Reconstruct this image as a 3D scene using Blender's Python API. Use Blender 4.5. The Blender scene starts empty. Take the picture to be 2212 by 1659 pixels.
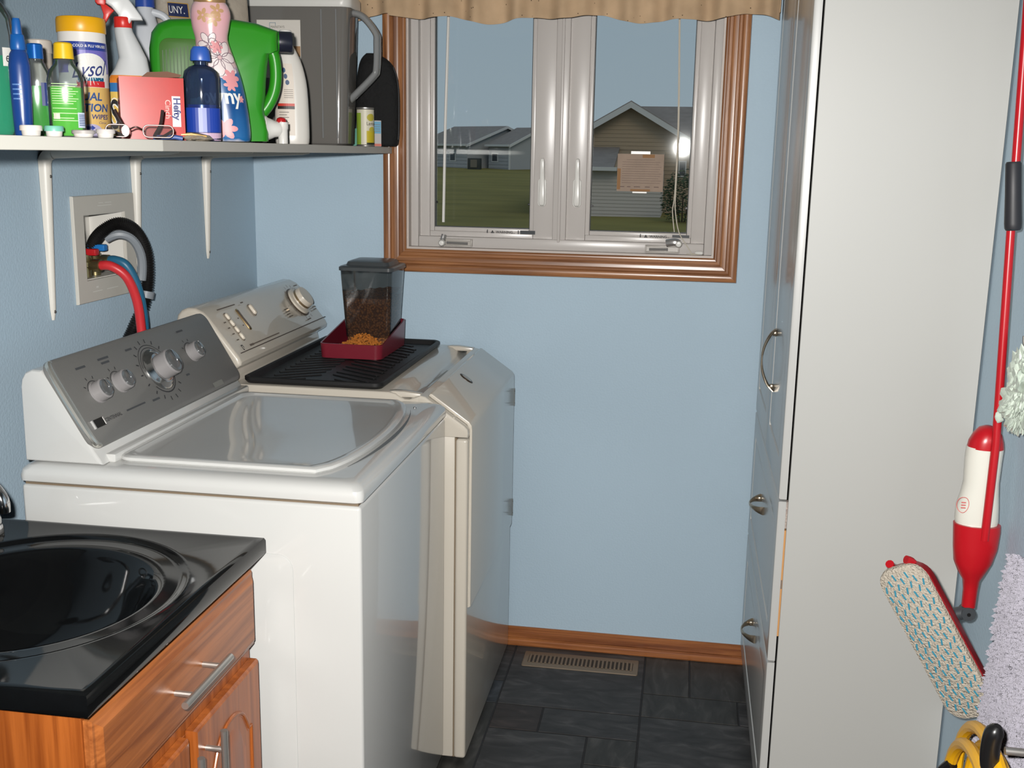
import bpy, bmesh, math, random
from mathutils import Vector, Matrix
random.seed(7)
SC = bpy.context.scene
COL = SC.collection

# ------------------------------------------------------------------ camera
CAM_POS = Vector((1.3005, -3.1764, 1.5227))
_right = Vector((0.98703268, 0.15953268, 0.0177713))
_up = Vector((-0.05024283, 0.2018953, 0.97811755))
_fwd = Vector((-0.15245378, 0.96632687, -0.20729263))
cam_data = bpy.data.cameras.new('camera')
cam_data.sensor_fit = 'HORIZONTAL'
cam_data.sensor_width = 36.0
cam_data.lens = 2352.06 / 2212.0 * 36.0
cam_data.clip_start = 0.05
cam_data.clip_end = 600
cam = bpy.data.objects.new('camera', cam_data)
cam.matrix_world = Matrix(((_right.x, _up.x, -_fwd.x, CAM_POS.x), (_right.y, _up.y, -_fwd.y, CAM_POS.y), (_right.z, _up.z, -_fwd.z, CAM_POS.z), (0, 0, 0, 1)))
COL.objects.link(cam)
SC.camera = cam

# ------------------------------------------------------------------ world: dull evening sky
W = bpy.data.worlds.new('evening_sky')
SC.world = W
W.use_nodes = True
nt = W.node_tree
nt.nodes.clear()
wo = nt.nodes.new('ShaderNodeOutputWorld')
bg = nt.nodes.new('ShaderNodeBackground')
tc = nt.nodes.new('ShaderNodeTexCoord')
sp = nt.nodes.new('ShaderNodeSeparateXYZ')
rp = nt.nodes.new('ShaderNodeValToRGB')
nt.links.new(tc.outputs['Generated'], sp.inputs[0])
nt.links.new(sp.outputs['Z'], rp.inputs[0])
rp.color_ramp.elements[0].position = 0.0
rp.color_ramp.elements[0].color = (0.245, 0.30, 0.35, 1)
rp.color_ramp.elements[1].position = 0.45
rp.color_ramp.elements[1].color = (0.185, 0.25, 0.325, 1)
nt.links.new(rp.outputs[0], bg.inputs[0])
bg.inputs[1].default_value = 1.25
nt.links.new(bg.outputs[0], wo.inputs[0])

# ------------------------------------------------------------------ light: the camera's flash and an added outdoor fill
fl = bpy.data.lights.new('camera_flash', 'SPOT')
fl.spot_size = math.radians(95)
fl.spot_blend = 0.8
fl.energy = 250
fl.color = (1.0, 0.975, 0.94)
fl.shadow_soft_size = 0.018
flo = bpy.data.objects.new('camera_flash', fl)
flo.matrix_world = Matrix.Rotation(math.radians(-6), 4, 'Z') @ cam.matrix_world @ Matrix.Rotation(math.radians(-5), 4, 'X')
flo.location = CAM_POS + Vector((-0.055, 0.0, 0.05))
COL.objects.link(flo)

sun = bpy.data.lights.new('outdoor_fill_sun', 'SUN')  # weak sun lamp added to brighten the lawn and houses
sun.energy = 0.42
sun.angle = math.radians(25)
sun.color = (1.0, 0.86, 0.68)
suno = bpy.data.objects.new('outdoor_fill_sun', sun)
suno.rotation_euler = (math.radians(52), 0, math.radians(28))
suno.location = (0, -6, 6)
COL.objects.link(suno)

SC.view_settings.view_transform = 'Standard'
SC.view_settings.look = 'None'
SC.view_settings.gamma = 1.0
SC.view_settings.use_curve_mapping = False
SC.view_settings.exposure = 0.0
try:
    SC.cycles.blur_glossy = 0.0
    SC.cycles.sample_clamp_indirect = 6.0
    SC.cycles.transparent_max_bounces = 16
    SC.cycles.max_bounces = 8
    SC.cycles.diffuse_bounces = 1
except Exception:
    pass

# ------------------------------------------------------------------ helpers
def lin(r, g, b):
    f = lambda v: (v / 255.0) / 12.92 if v / 255.0 <= 0.04045 else (((v / 255.0) + 0.055) / 1.055) ** 2.4
    return (f(r), f(g), f(b), 1.0)

MATS = {}
def mat(name, rgb=(200, 200, 200), rough=0.5, metal=0.0, spec=0.5, coat=0.0, alpha=1.0, bump=None, mottle=None, sheen=0.0, sss=0.0, emit=None, coords='Object', coat_rough=0.08):
    """plain principled material; bump=(scale, strength, detail); mottle=(scale, amount, (sx,sy,sz))"""
    if name in MATS:
        return MATS[name]
    m = bpy.data.materials.new(name)
    m.use_nodes = True
    n = m.node_tree
    p = n.nodes['Principled BSDF']
    p.inputs['Base Color'].default_value = lin(*rgb)
    p.inputs['Roughness'].default_value = rough
    p.inputs['Metallic'].default_value = metal
    p.inputs['Specular IOR Level'].default_value = spec
    p.inputs['Coat Weight'].default_value = coat
    p.inputs['Coat Roughness'].default_value = coat_rough
    if sheen:
        p.inputs['Sheen Weight'].default_value = sheen
    tcn = None
    if bump or mottle:
        tcn = n.nodes.new('ShaderNodeTexCoord')
    if mottle:
        sc, am, st = mottle
        mp = n.nodes.new('ShaderNodeMapping')
        mp.inputs['Scale'].default_value = st
        nz = n.nodes.new('ShaderNodeTexNoise')
        nz.inputs['Scale'].default_value = sc
        nz.inputs['Detail'].default_value = 4
        mx = n.nodes.new('ShaderNodeMix')
        mx.data_type = 'RGBA'
        lo = tuple(max(0, c * (1 - am)) for c in rgb)
        hi = tuple(min(255, c * (1 + am)) for c in rgb)
        mx.inputs['A'].default_value = lin(*lo)
        mx.inputs['B'].default_value = lin(*hi)
        n.links.new(tcn.outputs[coords], mp.inputs[0])
        n.links.new(mp.outputs[0], nz.inputs['Vector'])
        n.links.new(nz.outputs['Fac'], mx.inputs['Factor'])
        n.links.new(mx.outputs['Result'], p.inputs['Base Color'])
    if bump:
        nb = n.nodes.new('ShaderNodeTexNoise')
        nb.inputs['Scale'].default_value = bump[0]
        nb.inputs['Detail'].default_value = bump[2] if len(bump) > 2 else 3
        bn = n.nodes.new('ShaderNodeBump')
        bn.inputs['Strength'].default_value = bump[1]
        bn.inputs['Distance'].default_value = 0.01
        n.links.new(tcn.outputs[coords], nb.inputs['Vector'])
        n.links.new(nb.outputs['Fac'], bn.inputs['Height'])
        n.links.new(bn.outputs[0], p.inputs['Normal'])
    if emit:
        p.inputs['Emission Color'].default_value = lin(*emit[0])
        p.inputs['Emission Strength'].default_value = emit[1]
    if alpha < 1:
        tr = n.nodes.new('ShaderNodeBsdfTransparent')
        tint = tuple((1 - (1 - alpha) * 0) * c for c in (1, 1, 1))
        tr.inputs[0].default_value = (*tint, 1)
        ms = n.nodes.new('ShaderNodeMixShader')
        ms.inputs[0].default_value = alpha
        out = n.nodes['Material Output']
        n.links.new(tr.outputs[0], ms.inputs[1])
        n.links.new(p.outputs[0], ms.inputs[2])
        n.links.new(ms.outputs[0], out.inputs[0])
    MATS[name] = m
    return m

def glassy(name, tint=(255, 255, 255), refl=1.0, rough=0.03, body=0.0, body_rgb=(255, 255, 255)):
    """clear shell: tinted see-through + fresnel reflection (+ a little body colour)"""
    if name in MATS:
        return MATS[name]
    m = bpy.data.materials.new(name)
    m.use_nodes = True
    n = m.node_tree
    n.nodes.clear()
    out = n.nodes.new('ShaderNodeOutputMaterial')
    tr = n.nodes.new('ShaderNodeBsdfTransparent')
    tr.inputs[0].default_value = lin(*tint)
    last = tr
    if body > 0:
        df = n.nodes.new('ShaderNodeBsdfDiffuse')
        df.inputs[0].default_value = lin(*body_rgb)
        m0 = n.nodes.new('ShaderNodeMixShader')
        m0.inputs[0].default_value = body
        n.links.new(tr.outputs[0], m0.inputs[1])
        n.links.new(df.outputs[0], m0.inputs[2])
        last = m0
    gl = n.nodes.new('ShaderNodeBsdfGlossy')
    gl.inputs['Roughness'].default_value = rough
    gl.inputs[0].default_value = (refl, refl, refl, 1)
    fr = n.nodes.new('ShaderNodeFresnel')
    fr.inputs[0].default_value = 1.45
    ms = n.nodes.new('ShaderNodeMixShader')
    n.links.new(fr.outputs[0], ms.inputs[0])
    n.links.new(last.outputs[0], ms.inputs[1])
    n.links.new(gl.outputs[0], ms.inputs[2])
    n.links.new(ms.outputs[0], out.inputs[0])
    MATS[name] = m
    return m

def wood(name, axis, light, dark, rough=0.32, coat=0.35, scale=1.0, contrast=1.0):
    """oak grain running along axis"""
    if name in MATS:
        return MATS[name]
    m = bpy.data.materials.new(name)
    m.use_nodes = True
    n = m.node_tree
    p = n.nodes['Principled BSDF']
    p.inputs['Roughness'].default_value = rough
    p.inputs['Coat Weight'].default_value = coat
    p.inputs['Coat Roughness'].default_value = 0.2
    tcn = n.nodes.new('ShaderNodeTexCoord')
    mp = n.nodes.new('ShaderNodeMapping')
    st = [60 * scale] * 3
    st['xyz'.index(axis)] = 2.2 * scale
    mp.inputs['Scale'].default_value = st
    nz = n.nodes.new('ShaderNodeTexNoise')
    nz.inputs['Scale'].default_value = 1.0
    nz.inputs['Detail'].default_value = 6
    nz.inputs['Roughness'].default_value = 0.62
    nz.inputs['Distortion'].default_value = 0.4
    rr = n.nodes.new('ShaderNodeValToRGB')
    mid = tuple((a + b) / 2 for a, b in zip(light, dark))
    lo = tuple(mi + (d - mi) * contrast for mi, d in zip(mid, dark))
    hi = tuple(mi + (l - mi) * contrast for mi, l in zip(mid, light))
    rr.color_ramp.elements[0].position = 0.36
    rr.color_ramp.elements[0].color = lin(*lo)
    rr.color_ramp.elements[1].position = 0.62
    rr.color_ramp.elements[1].color = lin(*hi)
    n.links.new(tcn.outputs['Object'], mp.inputs[0])
    n.links.new(mp.outputs[0], nz.inputs['Vector'])
    n.links.new(nz.outputs['Fac'], rr.inputs[0])
    n.links.new(rr.outputs[0], p.inputs['Base Color'])
    bn = n.nodes.new('ShaderNodeBump')
    bn.inputs['Strength'].default_value = 0.12
    bn.inputs['Distance'].default_value = 0.003
    n.links.new(nz.outputs['Fac'], bn.inputs['Height'])
    n.links.new(bn.outputs[0], p.inputs['Normal'])
    MATS[name] = m
    return m

WM = {}
def thing(name, label, cat, loc=(0, 0, 0), rotz=0.0, group=None, kind=None):
    o = bpy.data.objects.new(name, None)
    o.empty_display_size = 0.05
    COL.objects.link(o)
    o.location = loc
    o.rotation_euler = (0, 0, rotz)
    WM[o] = Matrix.Translation(Vector(loc)) @ Matrix.Rotation(rotz, 4, 'Z')
    tag(o, label, cat, group, kind)
    return o

def tag(o, label=None, cat=None, group=None, kind=None):
    if label: o['label'] = label
    if cat: o['category'] = cat
    if group: o['group'] = group
    if kind: o['kind'] = kind
    return o

PRINTED = ('panel_print', 'dial_print', 'handwriting', 'fine_print', 'embossing', 'printed_line', 'lettering', 'flower_outline', 'white_flower', 'gold_flower', 'grip_rib', 'barcode', 'panel_rib', 'lemon_picture', 'blue_picture', 'printed_bar', 'warning_mark', 'fine_print')
def obj(name, bm, material, parent=None, local=False, smooth=35, label=None, loc=None):
    """link bm as ONE mesh object; coordinates are world ones unless local=True (then the parent's)"""
    me = bpy.data.meshes.new(name)
    if parent is not None and not local:
        bmesh.ops.transform(bm, matrix=WM[parent].inverted(), verts=bm.verts)
    bmesh.ops.recalc_face_normals(bm, faces=bm.faces)
    bm.to_mesh(me)
    bm.free()
    if material:
        me.materials.append(material)
    if smooth:
        me.shade_smooth()
        me.set_sharp_from_angle(angle=math.radians(smooth))
    o = bpy.data.objects.new(name, me)
    COL.objects.link(o)
    if parent is not None:
        o.parent = parent
        WM[o] = WM[parent]
    elif loc is not None:
        me.transform(Matrix.Translation(-Vector(loc)))
        o.location = loc
        WM[o] = Matrix.Translation(Vector(loc))
    else:
        WM[o] = Matrix.Identity(4)
    if label: o['label'] = label
    if name in PRINTED: o['kind'] = 'stuff'
    return o

def NB():
    return bmesh.new()

def box(bm, x0, x1, y0, y1, z0, z1, bev=0.0, seg=2, M=None):
    v = [bm.verts.new(c) for c in ((x0, y0, z0), (x1, y0, z0), (x1, y1, z0), (x0, y1, z0), (x0, y0, z1), (x1, y0, z1), (x1, y1, z1), (x0, y1, z1))]
    f = [bm.faces.new([v[i] for i in q]) for q in ((0, 3, 2, 1), (4, 5, 6, 7), (0, 1, 5, 4), (1, 2, 6, 5), (2, 3, 7, 6), (3, 0, 4, 7))]
    if bev > 0:
        es = list({e for q in f for e in q.edges})
        r = bmesh.ops.bevel(bm, geom=es, offset=bev, segments=seg, affect='EDGES', profile=0.5)
        v = list({w for q in r['faces'] for w in q.verts} | {w for w in v if w.is_valid})
    if M is not None:
        bmesh.ops.transform(bm, matrix=M, verts=v)
    return bm

def loft(bm, loops, cap0=True, cap1=True, closed=True):
    rows = [[bm.verts.new(p) for p in lp] for lp in loops]
    n = len(rows[0])
    rng = range(n) if closed else range(n - 1)
    for a, b in zip(rows[:-1], rows[1:]):
        for i in rng:
            j = (i + 1) % n
            try:
                bm.faces.new((a[i], a[j], b[j], b[i]))
            except ValueError:
                pass
    if cap0: bm.faces.new(list(reversed(rows[0])))
    if cap1: bm.faces.new(rows[-1])
    return rows

def lathe(bm, prof, n=28, c=(0, 0, 0), axis='z', cap=True):
    cx, cy, cz = c
    loops = []
    for r, h in prof:
        lp = []
        for i in range(n):
            a = 2 * math.pi * i / n
            u, w = r * math.cos(a), r * math.sin(a)
            if axis == 'z': lp.append((cx + u, cy + w, cz + h))
            elif axis == 'x': lp.append((cx + h, cy + u, cz + w))
            else: lp.append((cx + u, cy + h, cz + w))
        loops.append(lp)
    loft(bm, loops, cap, cap)
    return bm

def lathe_M(bm, prof, M, n=28):
    loops = [[M @ Vector((r * math.cos(2 * math.pi * i / n), r * math.sin(2 * math.pi * i / n), h)) for i in range(n)] for r, h in prof]
    loft(bm, loops)
    return bm

def catmull(pts, k=6):
    P = [Vector(p) for p in pts]
    out = []
    for i in range(len(P) - 1):
        p0, p1, p2, p3 = P[max(i - 1, 0)], P[i], P[i + 1], P[min(i + 2, len(P) - 1)]
        for t in range(k):
            s = t / k
            out.append(0.5 * ((2 * p1) + (-p0 + p2) * s + (2 * p0 - 5 * p1 + 4 * p2 - p3) * s * s + (-p0 + 3 * p1 - 3 * p2 + p3) * s ** 3))
    out.append(P[-1])
    return out

def tube(bm, pts, r, n=10, radii=None, flat=None):
    P = [Vector(p) for p in pts]
    T = []
    for i in range(len(P)):
        a, b = P[max(i - 1, 0)], P[min(i + 1, len(P) - 1)]
        T.append((b - a).normalized())
    ref = Vector((0, 0, 1)) if abs(T[0].z) < 0.9 else Vector((1, 0, 0))
    U = (ref - T[0] * ref.dot(T[0])).normalized()
    loops = []
    for i, p in enumerate(P):
        U = (U - T[i] * U.dot(T[i])).normalized()
        V = T[i].cross(U)
        rr = radii[i] if radii else r
        fy = flat if flat else 1.0
        loops.append([p + U * (rr * math.cos(2 * math.pi * k / n)) + V * (rr * fy * math.sin(2 * math.pi * k / n)) for k in range(n)])
    loft(bm, loops)
    return bm

def prism(bm, poly, lo, hi, axis='y', bev=0.0, seg=2):
    """poly: 2D points (the two other axes in xyz order), extruded lo..hi along axis"""
    def P(a, b, t):
        return (t, a, b) if axis == 'x' else ((a, t, b) if axis == 'y' else (a, b, t))
    r0 = [bm.verts.new(P(a, b, lo)) for a, b in poly]
    r1 = [bm.verts.new(P(a, b, hi)) for a, b in poly]
    n = len(poly)
    f0 = bm.faces.new(r0)
    f1 = bm.faces.new(list(reversed(r1)))
    fs = [f0, f1]
    for i in range(n):
        fs.append(bm.faces.new((r0[i], r1[i], r1[(i + 1) % n], r0[(i + 1) % n])))
    if bev > 0:
        bmesh.ops.recalc_face_normals(bm, faces=fs)
        bmesh.ops.bevel(bm, geom=list(set(f0.edges) | set(f1.edges)), offset=bev, segments=seg, affect='EDGES', profile=0.5)
    return bm

def rrect(w, h, r, n=5, cx=0.0, cy=0.0):
    out = []
    for (sx, sy, a0) in ((1, -1, -90), (1, 1, 0), (-1, 1, 90), (-1, -1, 180)):
        for i in range(n + 1):
            a = math.radians(a0 + 90.0 * i / n)
            out.append((cx + sx * (w / 2 - r) + r * math.cos(a), cy + sy * (h / 2 - r) + r * math.sin(a)))
    return out

def plate(bm, w, h, r, t, M, bev=0.0, n=5, cx=0.0, cy=0.0):
    """rounded plate in M's xy plane, thickness t along +z, softened top edge"""
    lv = [(0, 0)] + ([(0, t - bev), (bev * 0.3, t - bev * 0.3), (bev, t)] if bev > 0 else [(0, t)])
    loops = []
    for ins, z in lv:
        rr = max(r - ins, 0.0004)
        loops.append([M @ Vector((x, y, z)) for x, y in rrect(w - 2 * ins, h - 2 * ins, rr, n, cx, cy)])
    loft(bm, loops)
    return bm

def frame_ring(bm, x0, x1, z0, z1, wl, wr, wb, wt, y0, y1, bev=0.003):
    """flat rectangular ring in the xz plane, built as four butted bars"""
    box(bm, x0, x0 + wl, y0, y1, z0, z1, bev)
    box(bm, x1 - wr, x1, y0, y1, z0, z1, bev)
    box(bm, x0 + wl, x1 - wr, y0, y1, z0, z0 + wb, bev)
    box(bm, x0 + wl, x1 - wr, y0, y1, z1 - wt, z1, bev)
    return bm

def text_bm(s, size, fn, shear=0.0, align='LEFT', bold=0.0, squash=1.0):
    cu = bpy.data.curves.new('t', 'FONT')
    cu.body = s
    cu.size = size
    cu.shear = shear
    cu.align_x = align
    cu.offset = bold
    cu.resolution_u = 3
    to = bpy.data.objects.new('t', cu)
    me = bpy.data.meshes.new_from_object(to)
    bm = bmesh.new()
    bm.from_mesh(me)
    bpy.data.objects.remove(to)
    bpy.data.curves.remove(cu)
    bpy.data.meshes.remove(me)
    for v in bm.verts:
        v.co = Vector(fn(v.co.x * squash, v.co.y))
    return bm

def patch_bm(fn, u0, u1, v0, v1, nu=8, nv=4, bm=None):
    bm = bm or bmesh.new()
    g = [[bm.verts.new(fn(u0 + (u1 - u0) * i / nu, v0 + (v1 - v0) * j / nv)) for i in range(nu + 1)] for j in range(nv + 1)]
    for j in range(nv):
        for i in range(nu):
            bm.faces.new((g[j][i], g[j][i + 1], g[j + 1][i + 1], g[j + 1][i]))
    return bm

def disc_fn(fn, u, v, ru, rv, n=24, bm=None):
    bm = bm or bmesh.new()
    k = 5 if max(ru, rv) > .008 else 2
    c = bm.verts.new(fn(u, v))
    prev = None
    for j in range(1, k + 1):
        ring = [bm.verts.new(fn(u + ru * j / k * math.cos(2 * math.pi * i / n), v + rv * j / k * math.sin(2 * math.pi * i / n))) for i in range(n)]
        for i in range(n):
            q = (i + 1) % n
            bm.faces.new((c, ring[i], ring[q]) if prev is None else (prev[i], ring[i], ring[q], prev[q]))
        prev = ring
    return bm

class Bottle:
    """body of revolution-like sections (z, half width, half depth, roundness, shift x)"""
    def __init__(self, secs):
        self.s = [tuple(s) + (0.0,) * (5 - len(s)) for s in secs]
    def at(self, z):
        s = self.s
        if z <= s[0][0]: return s[0]
        for a, b in zip(s[:-1], s[1:]):
            if z <= b[0]:
                t = 0 if b[0] == a[0] else (z - a[0]) / (b[0] - a[0])
                return tuple(p + (q - p) * t for p, q in zip(a, b))
        return s[-1]
    def pt(self, th, z, off=0.0, sec=None):
        _, rx, ry, p, sx = sec or self.at(z)
        s, c = math.sin(th), -math.cos(th)
        e = 2.0 / p
        return Vector((sx + (rx + off) * math.copysign(abs(s) ** e, s), (ry + off) * math.copysign(abs(c) ** e, c), z))
    def bm(self, n=32, off=0.0, bm=None):
        bm = bm or bmesh.new()
        loft(bm, [[self.pt(2 * math.pi * i / n, s[0], off, s) for i in range(n)] for s in self.s])
        return bm
    def smooth(self, k=4):
        P = catmull([Vector(s[:3]) for s in self.s], k)
        Q = catmull([Vector((s[3], s[4], 0)) for s in self.s], k)
        out, last = [], self.s[0][0] - 1e-6
        for a, b in zip(P, Q):
            if a.x > last + 1e-5:
                out.append((a.x, max(a.y, 0.001), max(a.z, 0.001), max(b.x, 2.0), b.y))
                last = a.x
        self.s = out
        return self
    def fn(self, off=0.0006, th0=0.0, z0=0.0):
        """map (u metres across, v metres up) on to the surface"""
        def f(u, v):
            sec = self.at(z0 + v)
            return self.pt(th0 + u / max(sec[1], 0.004), z0 + v, off)
        return f
# ------------------------------------------------------------------ materials in common
M_WALL = mat('blue_wall_paint', (185, 208, 224), 0.6, spec=0.25, bump=(170, 0.10, 2))
M_WHITEWALL = mat('ceiling_paint', (226, 224, 218), 0.8, bump=(120, 0.15, 3))
M_OAKX = wood('oak_trim_x', 'x', (172, 118, 76), (116, 70, 38))
M_OAKZ = wood('oak_trim_z', 'z', (172, 118, 76), (116, 70, 38))
M_VINYL = mat('white_vinyl', (204, 198, 193), 0.28, spec=0.5)
M_CHROME = mat('chrome', (205, 205, 205), 0.12, metal=1.0)
M_STEEL = mat('brushed_steel', (190, 187, 182), 0.36, metal=0.85)
M_DARK = mat('dark_print', (45, 45, 48), 0.6)
M_BLACK = mat('black_plastic', (18, 18, 19), 0.4)
M_WHITEP = mat('white_plastic', (236, 234, 228), 0.3)
M_ENAMEL = mat('white_enamel', (203, 203, 200), 0.3, spec=0.4, coat=0.8, coat_rough=0.045)
M_BISQUE = mat('bisque_enamel', (206, 198, 184), 0.3, spec=0.4, coat=0.8, coat_rough=0.045)

# ------------------------------------------------------------------ room shell
XR, YF, ZC = 1.906, -4.35, 2.44
b = NB(); box(b, -0.12, 0.0, YF - 0.12, 0.14, -0.1, ZC + 0.1)
# the recess of the outlet box is cut out of the wall by building the wall from blocks
b.free(); b = NB()
RY0, RY1, RZ0, RZ1 = -0.975, -0.795, 1.231, 1.376
box(b, -0.12, 0.0, YF - 0.12, RY0, -0.1, ZC + 0.1)
box(b, -0.12, 0.0, RY1, 0.14, -0.1, ZC + 0.1)
box(b, -0.12, 0.0, RY0, RY1, -0.1, RZ0)
box(b, -0.12, 0.0, RY0, RY1, RZ1, ZC + 0.1)
tag(obj('wall_left', b, M_WALL, smooth=0), kind='structure')
b = NB(); box(b, XR, XR + 0.12, YF - 0.12, 0.14, -0.1, ZC + 0.1)
tag(obj('wall_right', b, M_WALL, smooth=0), kind='structure')
OX0, OX1, OZ0, OZ1 = 0.472, 1.378, 1.238, 2.06
b = NB()
box(b, 0.0, OX0, 0.0, 0.14, -0.1, ZC + 0.1)
box(b, OX1, XR, 0.0, 0.14, -0.1, ZC + 0.1)
box(b, OX0, OX1, 0.0, 0.14, -0.1, OZ0)
box(b, OX0, OX1, 0.0, 0.14, OZ1, ZC + 0.1)
tag(obj('wall_back', b, M_WALL, smooth=0), kind='structure')
b = NB(); box(b, -0.12, XR + 0.12, YF - 0.12, YF, -0.1, ZC + 0.1)
tag(obj('wall_front', b, M_WALL, smooth=0), kind='structure')
b = NB(); box(b, 0.0, XR, YF, 0.0, ZC, ZC + 0.1)
tag(obj('ceiling', b, M_WHITEWALL, smooth=0), kind='structure')

# floor: slate-look tiles of a 13.5 cm module over a dark bed
def slate(name, rgb, vein):
    m = bpy.data.materials.new(name); m.use_nodes = True
    n = m.node_tree; p = n.nodes['Principled BSDF']
    p.inputs['Roughness'].default_value = 0.5
    p.inputs['Specular IOR Level'].default_value = 0.3
    t = n.nodes.new('ShaderNodeTexCoord')
    mp = n.nodes.new('ShaderNodeMapping'); mp.inputs['Scale'].default_value = vein
    nz = n.nodes.new('ShaderNodeTexNoise'); nz.inputs['Scale'].default_value = 1.0; nz.inputs['Detail'].default_value = 7; nz.inputs['Distortion'].default_value = 1.2
    r = n.nodes.new('ShaderNodeValToRGB')
    e = r.color_ramp.elements
    e[0].position = 0.3; e[0].color = lin(*(c * 0.72 for c in rgb))
    e[1].position = 0.72; e[1].color = lin(*(c * 1.35 for c in rgb))
    k = e.new(0.55); k.color = lin(*rgb)
    n.links.new(t.outputs['Object'], mp.inputs[0]); n.links.new(mp.outputs[0], nz.inputs['Vector'])
    n.links.new(nz.outputs['Fac'], r.inputs[0]); n.links.new(r.outputs[0], p.inputs['Base Color'])
    bn = n.nodes.new('ShaderNodeBump'); bn.inputs['Strength'].default_value = 0.25; bn.inputs['Distance'].default_value = 0.006
    n.links.new(nz.outputs['Fac'], bn.inputs['Height']); n.links.new(bn.outputs[0], p.inputs['Normal'])
    return m
SL = [slate('slate_a', (63, 62, 62), (9, 22, 9)), slate('slate_b', (58, 57, 55), (24, 7, 9)), slate('slate_c', (58, 61, 65), (14, 14, 9)), slate('slate_d', (58, 52, 50), (7, 18, 9))]
b = NB(); box(b, 0.0, XR, YF, 0.0, -0.1, -0.0025)
floor = tag(obj('floor', b, mat('tile_joint', (40, 41, 43), 0.8), smooth=0), kind='structure')
U = 0.135
X0 = 1.237 - 9 * U
cells = {}
tiles = []
fixed = [(6, 0, 3, 3), (9, 0, 1, 2), (10, 0, 2, 2), (9, 2, 2, 1), (11, 2, 1, 1), (6, 3, 1, 1), (7, 3, 2, 1), (9, 3, 3, 3), (6, 4, 2, 2), (8, 4, 1, 1), (8, 5, 1, 2), (5, 0, 1, 2), (5, 2, 1, 1), (5, 3, 1, 3)]
def put(i, j, w, h):
    for a in range(i, i + w):
        for c in range(j, j + h):
            cells[(a, c)] = 1
    tiles.append((i, j, w, h))
for t_ in fixed: put(*t_)
NX, NY = 15, 33
for j in range(NY):
    for i in range(NX):
        if (i, j) in cells: continue
        opts = [(3, 3), (2, 2), (2, 1), (1, 2), (3, 2), (1, 1)]
        random.shuffle(opts)
        for w, h in opts + [(1, 1)]:
            if all((a, c) not in cells and a < NX and c < NY for a in range(i, i + w) for c in range(j, j + h)):
                put(i, j, w, h); break
tm = {}
for (i, j, w, h) in tiles:
    x0, x1 = X0 + i * U, X0 + (i + w) * U
    y1, y0 = -0.0 - j * U + 0.02, -0.0 - (j + h) * U + 0.02
    x0, x1, y0, y1 = max(x0, 0), min(x1, XR), max(y0, YF), min(y1, 0)
    if x1 - x0 < 0.02 or y1 - y0 < 0.02: continue
    if y0 < -3.2 and False: continue
    b = NB(); g = 0.0022
    box(b, x0 + g, x1 - g, y0 + g, y1 - g, -0.0025, 0.0, 0.0012, 1)
    obj('tile', b, random.choice(SL), floor, smooth=0, local=True)

# moulded oak profile: (distance from the inner edge, stand-out)
PROF = [(0, 0), (0, .009), (.004, .012), (.008, .0125), (.011, .010), (.018, .0095), (.021, .013), (.026, .015), (.034, .0155), (.037, .0125), (.043, .012), (.046, .0165), (.052, .019), (.060, .0195), (.066, .0175), (.068, .013), (.068, 0)]
def casing_side(name, inner, side, parent):
    x0, x1, z0, z1 = inner
    b = NB()
    A, B = [], []
    for d, h in PROF:
        if side == 'bottom': A.append((x0 - d, -h, z0 - d)); B.append((x1 + d, -h, z0 - d))
        if side == 'top': A.append((x0 - d, -h, z1 + d)); B.append((x1 + d, -h, z1 + d))
        if side == 'left': A.append((x0 - d, -h, z0 - d)); B.append((x0 - d, -h, z1 + d))
        if side == 'right': A.append((x1 + d, -h, z0 - d)); B.append((x1 + d, -h, z1 + d))
    loft(b, [A, B])
    return obj(name, b, M_OAKX if side in ('bottom', 'top') else M_OAKZ, parent, smooth=25)

win = thing('window_1', 'two-sash white casement window in oak casing above the floor register', 'window', (0.925, 0.0, 1.17), kind='structure')
for sd in ('left', 'right', 'bottom', 'top'):
    casing_side('casing', (OX0 + 0.002, OX1 - 0.002, OZ0 + 0.001, OZ1), sd, win)
M_JAMB = mat('jamb_liner', (203, 192, 184), 0.5)
b = NB()
box(b, OX0, OX0 + 0.008, 0.0, 0.05, OZ0, OZ1); box(b, OX1 - 0.008, OX1, 0.0, 0.05, OZ0, OZ1)
box(b, OX0 + 0.008, OX1 - 0.008, 0.0, 0.05, OZ0, OZ0 + 0.007); box(b, OX0 + 0.008, OX1 - 0.008, 0.0, 0.05, OZ1 - 0.008, OZ1)
obj('jamb', b, M_JAMB, win, smooth=0)
b = NB()
frame_ring(b, OX0 + 0.004, OX1 - 0.004, OZ0 + 0.004, OZ1 - 0.004, 0.026, 0.026, 0.034, 0.03, 0.03, 0.135, 0.004)
obj('frame', b, M_VINYL, win)
b = NB(); box(b, 0.905, 0.945, 0.034, 0.135, OZ0 + 0.03, OZ1 - 0.03, 0.004)
box(b, 0.921, 0.929, 0.026, 0.036, OZ0 + 0.03, OZ1 - 0.03, 0.002)
obj('mullion', b, M_VINYL, win)
M_GLASS = glassy('window_glass', (250, 252, 250), 1.0, 0.025)
M_SEAL = mat('glazing_seal', (70, 72, 72), 0.6)
M_TEXT = mat('label_ink', (60, 60, 60), 0.6)
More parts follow.
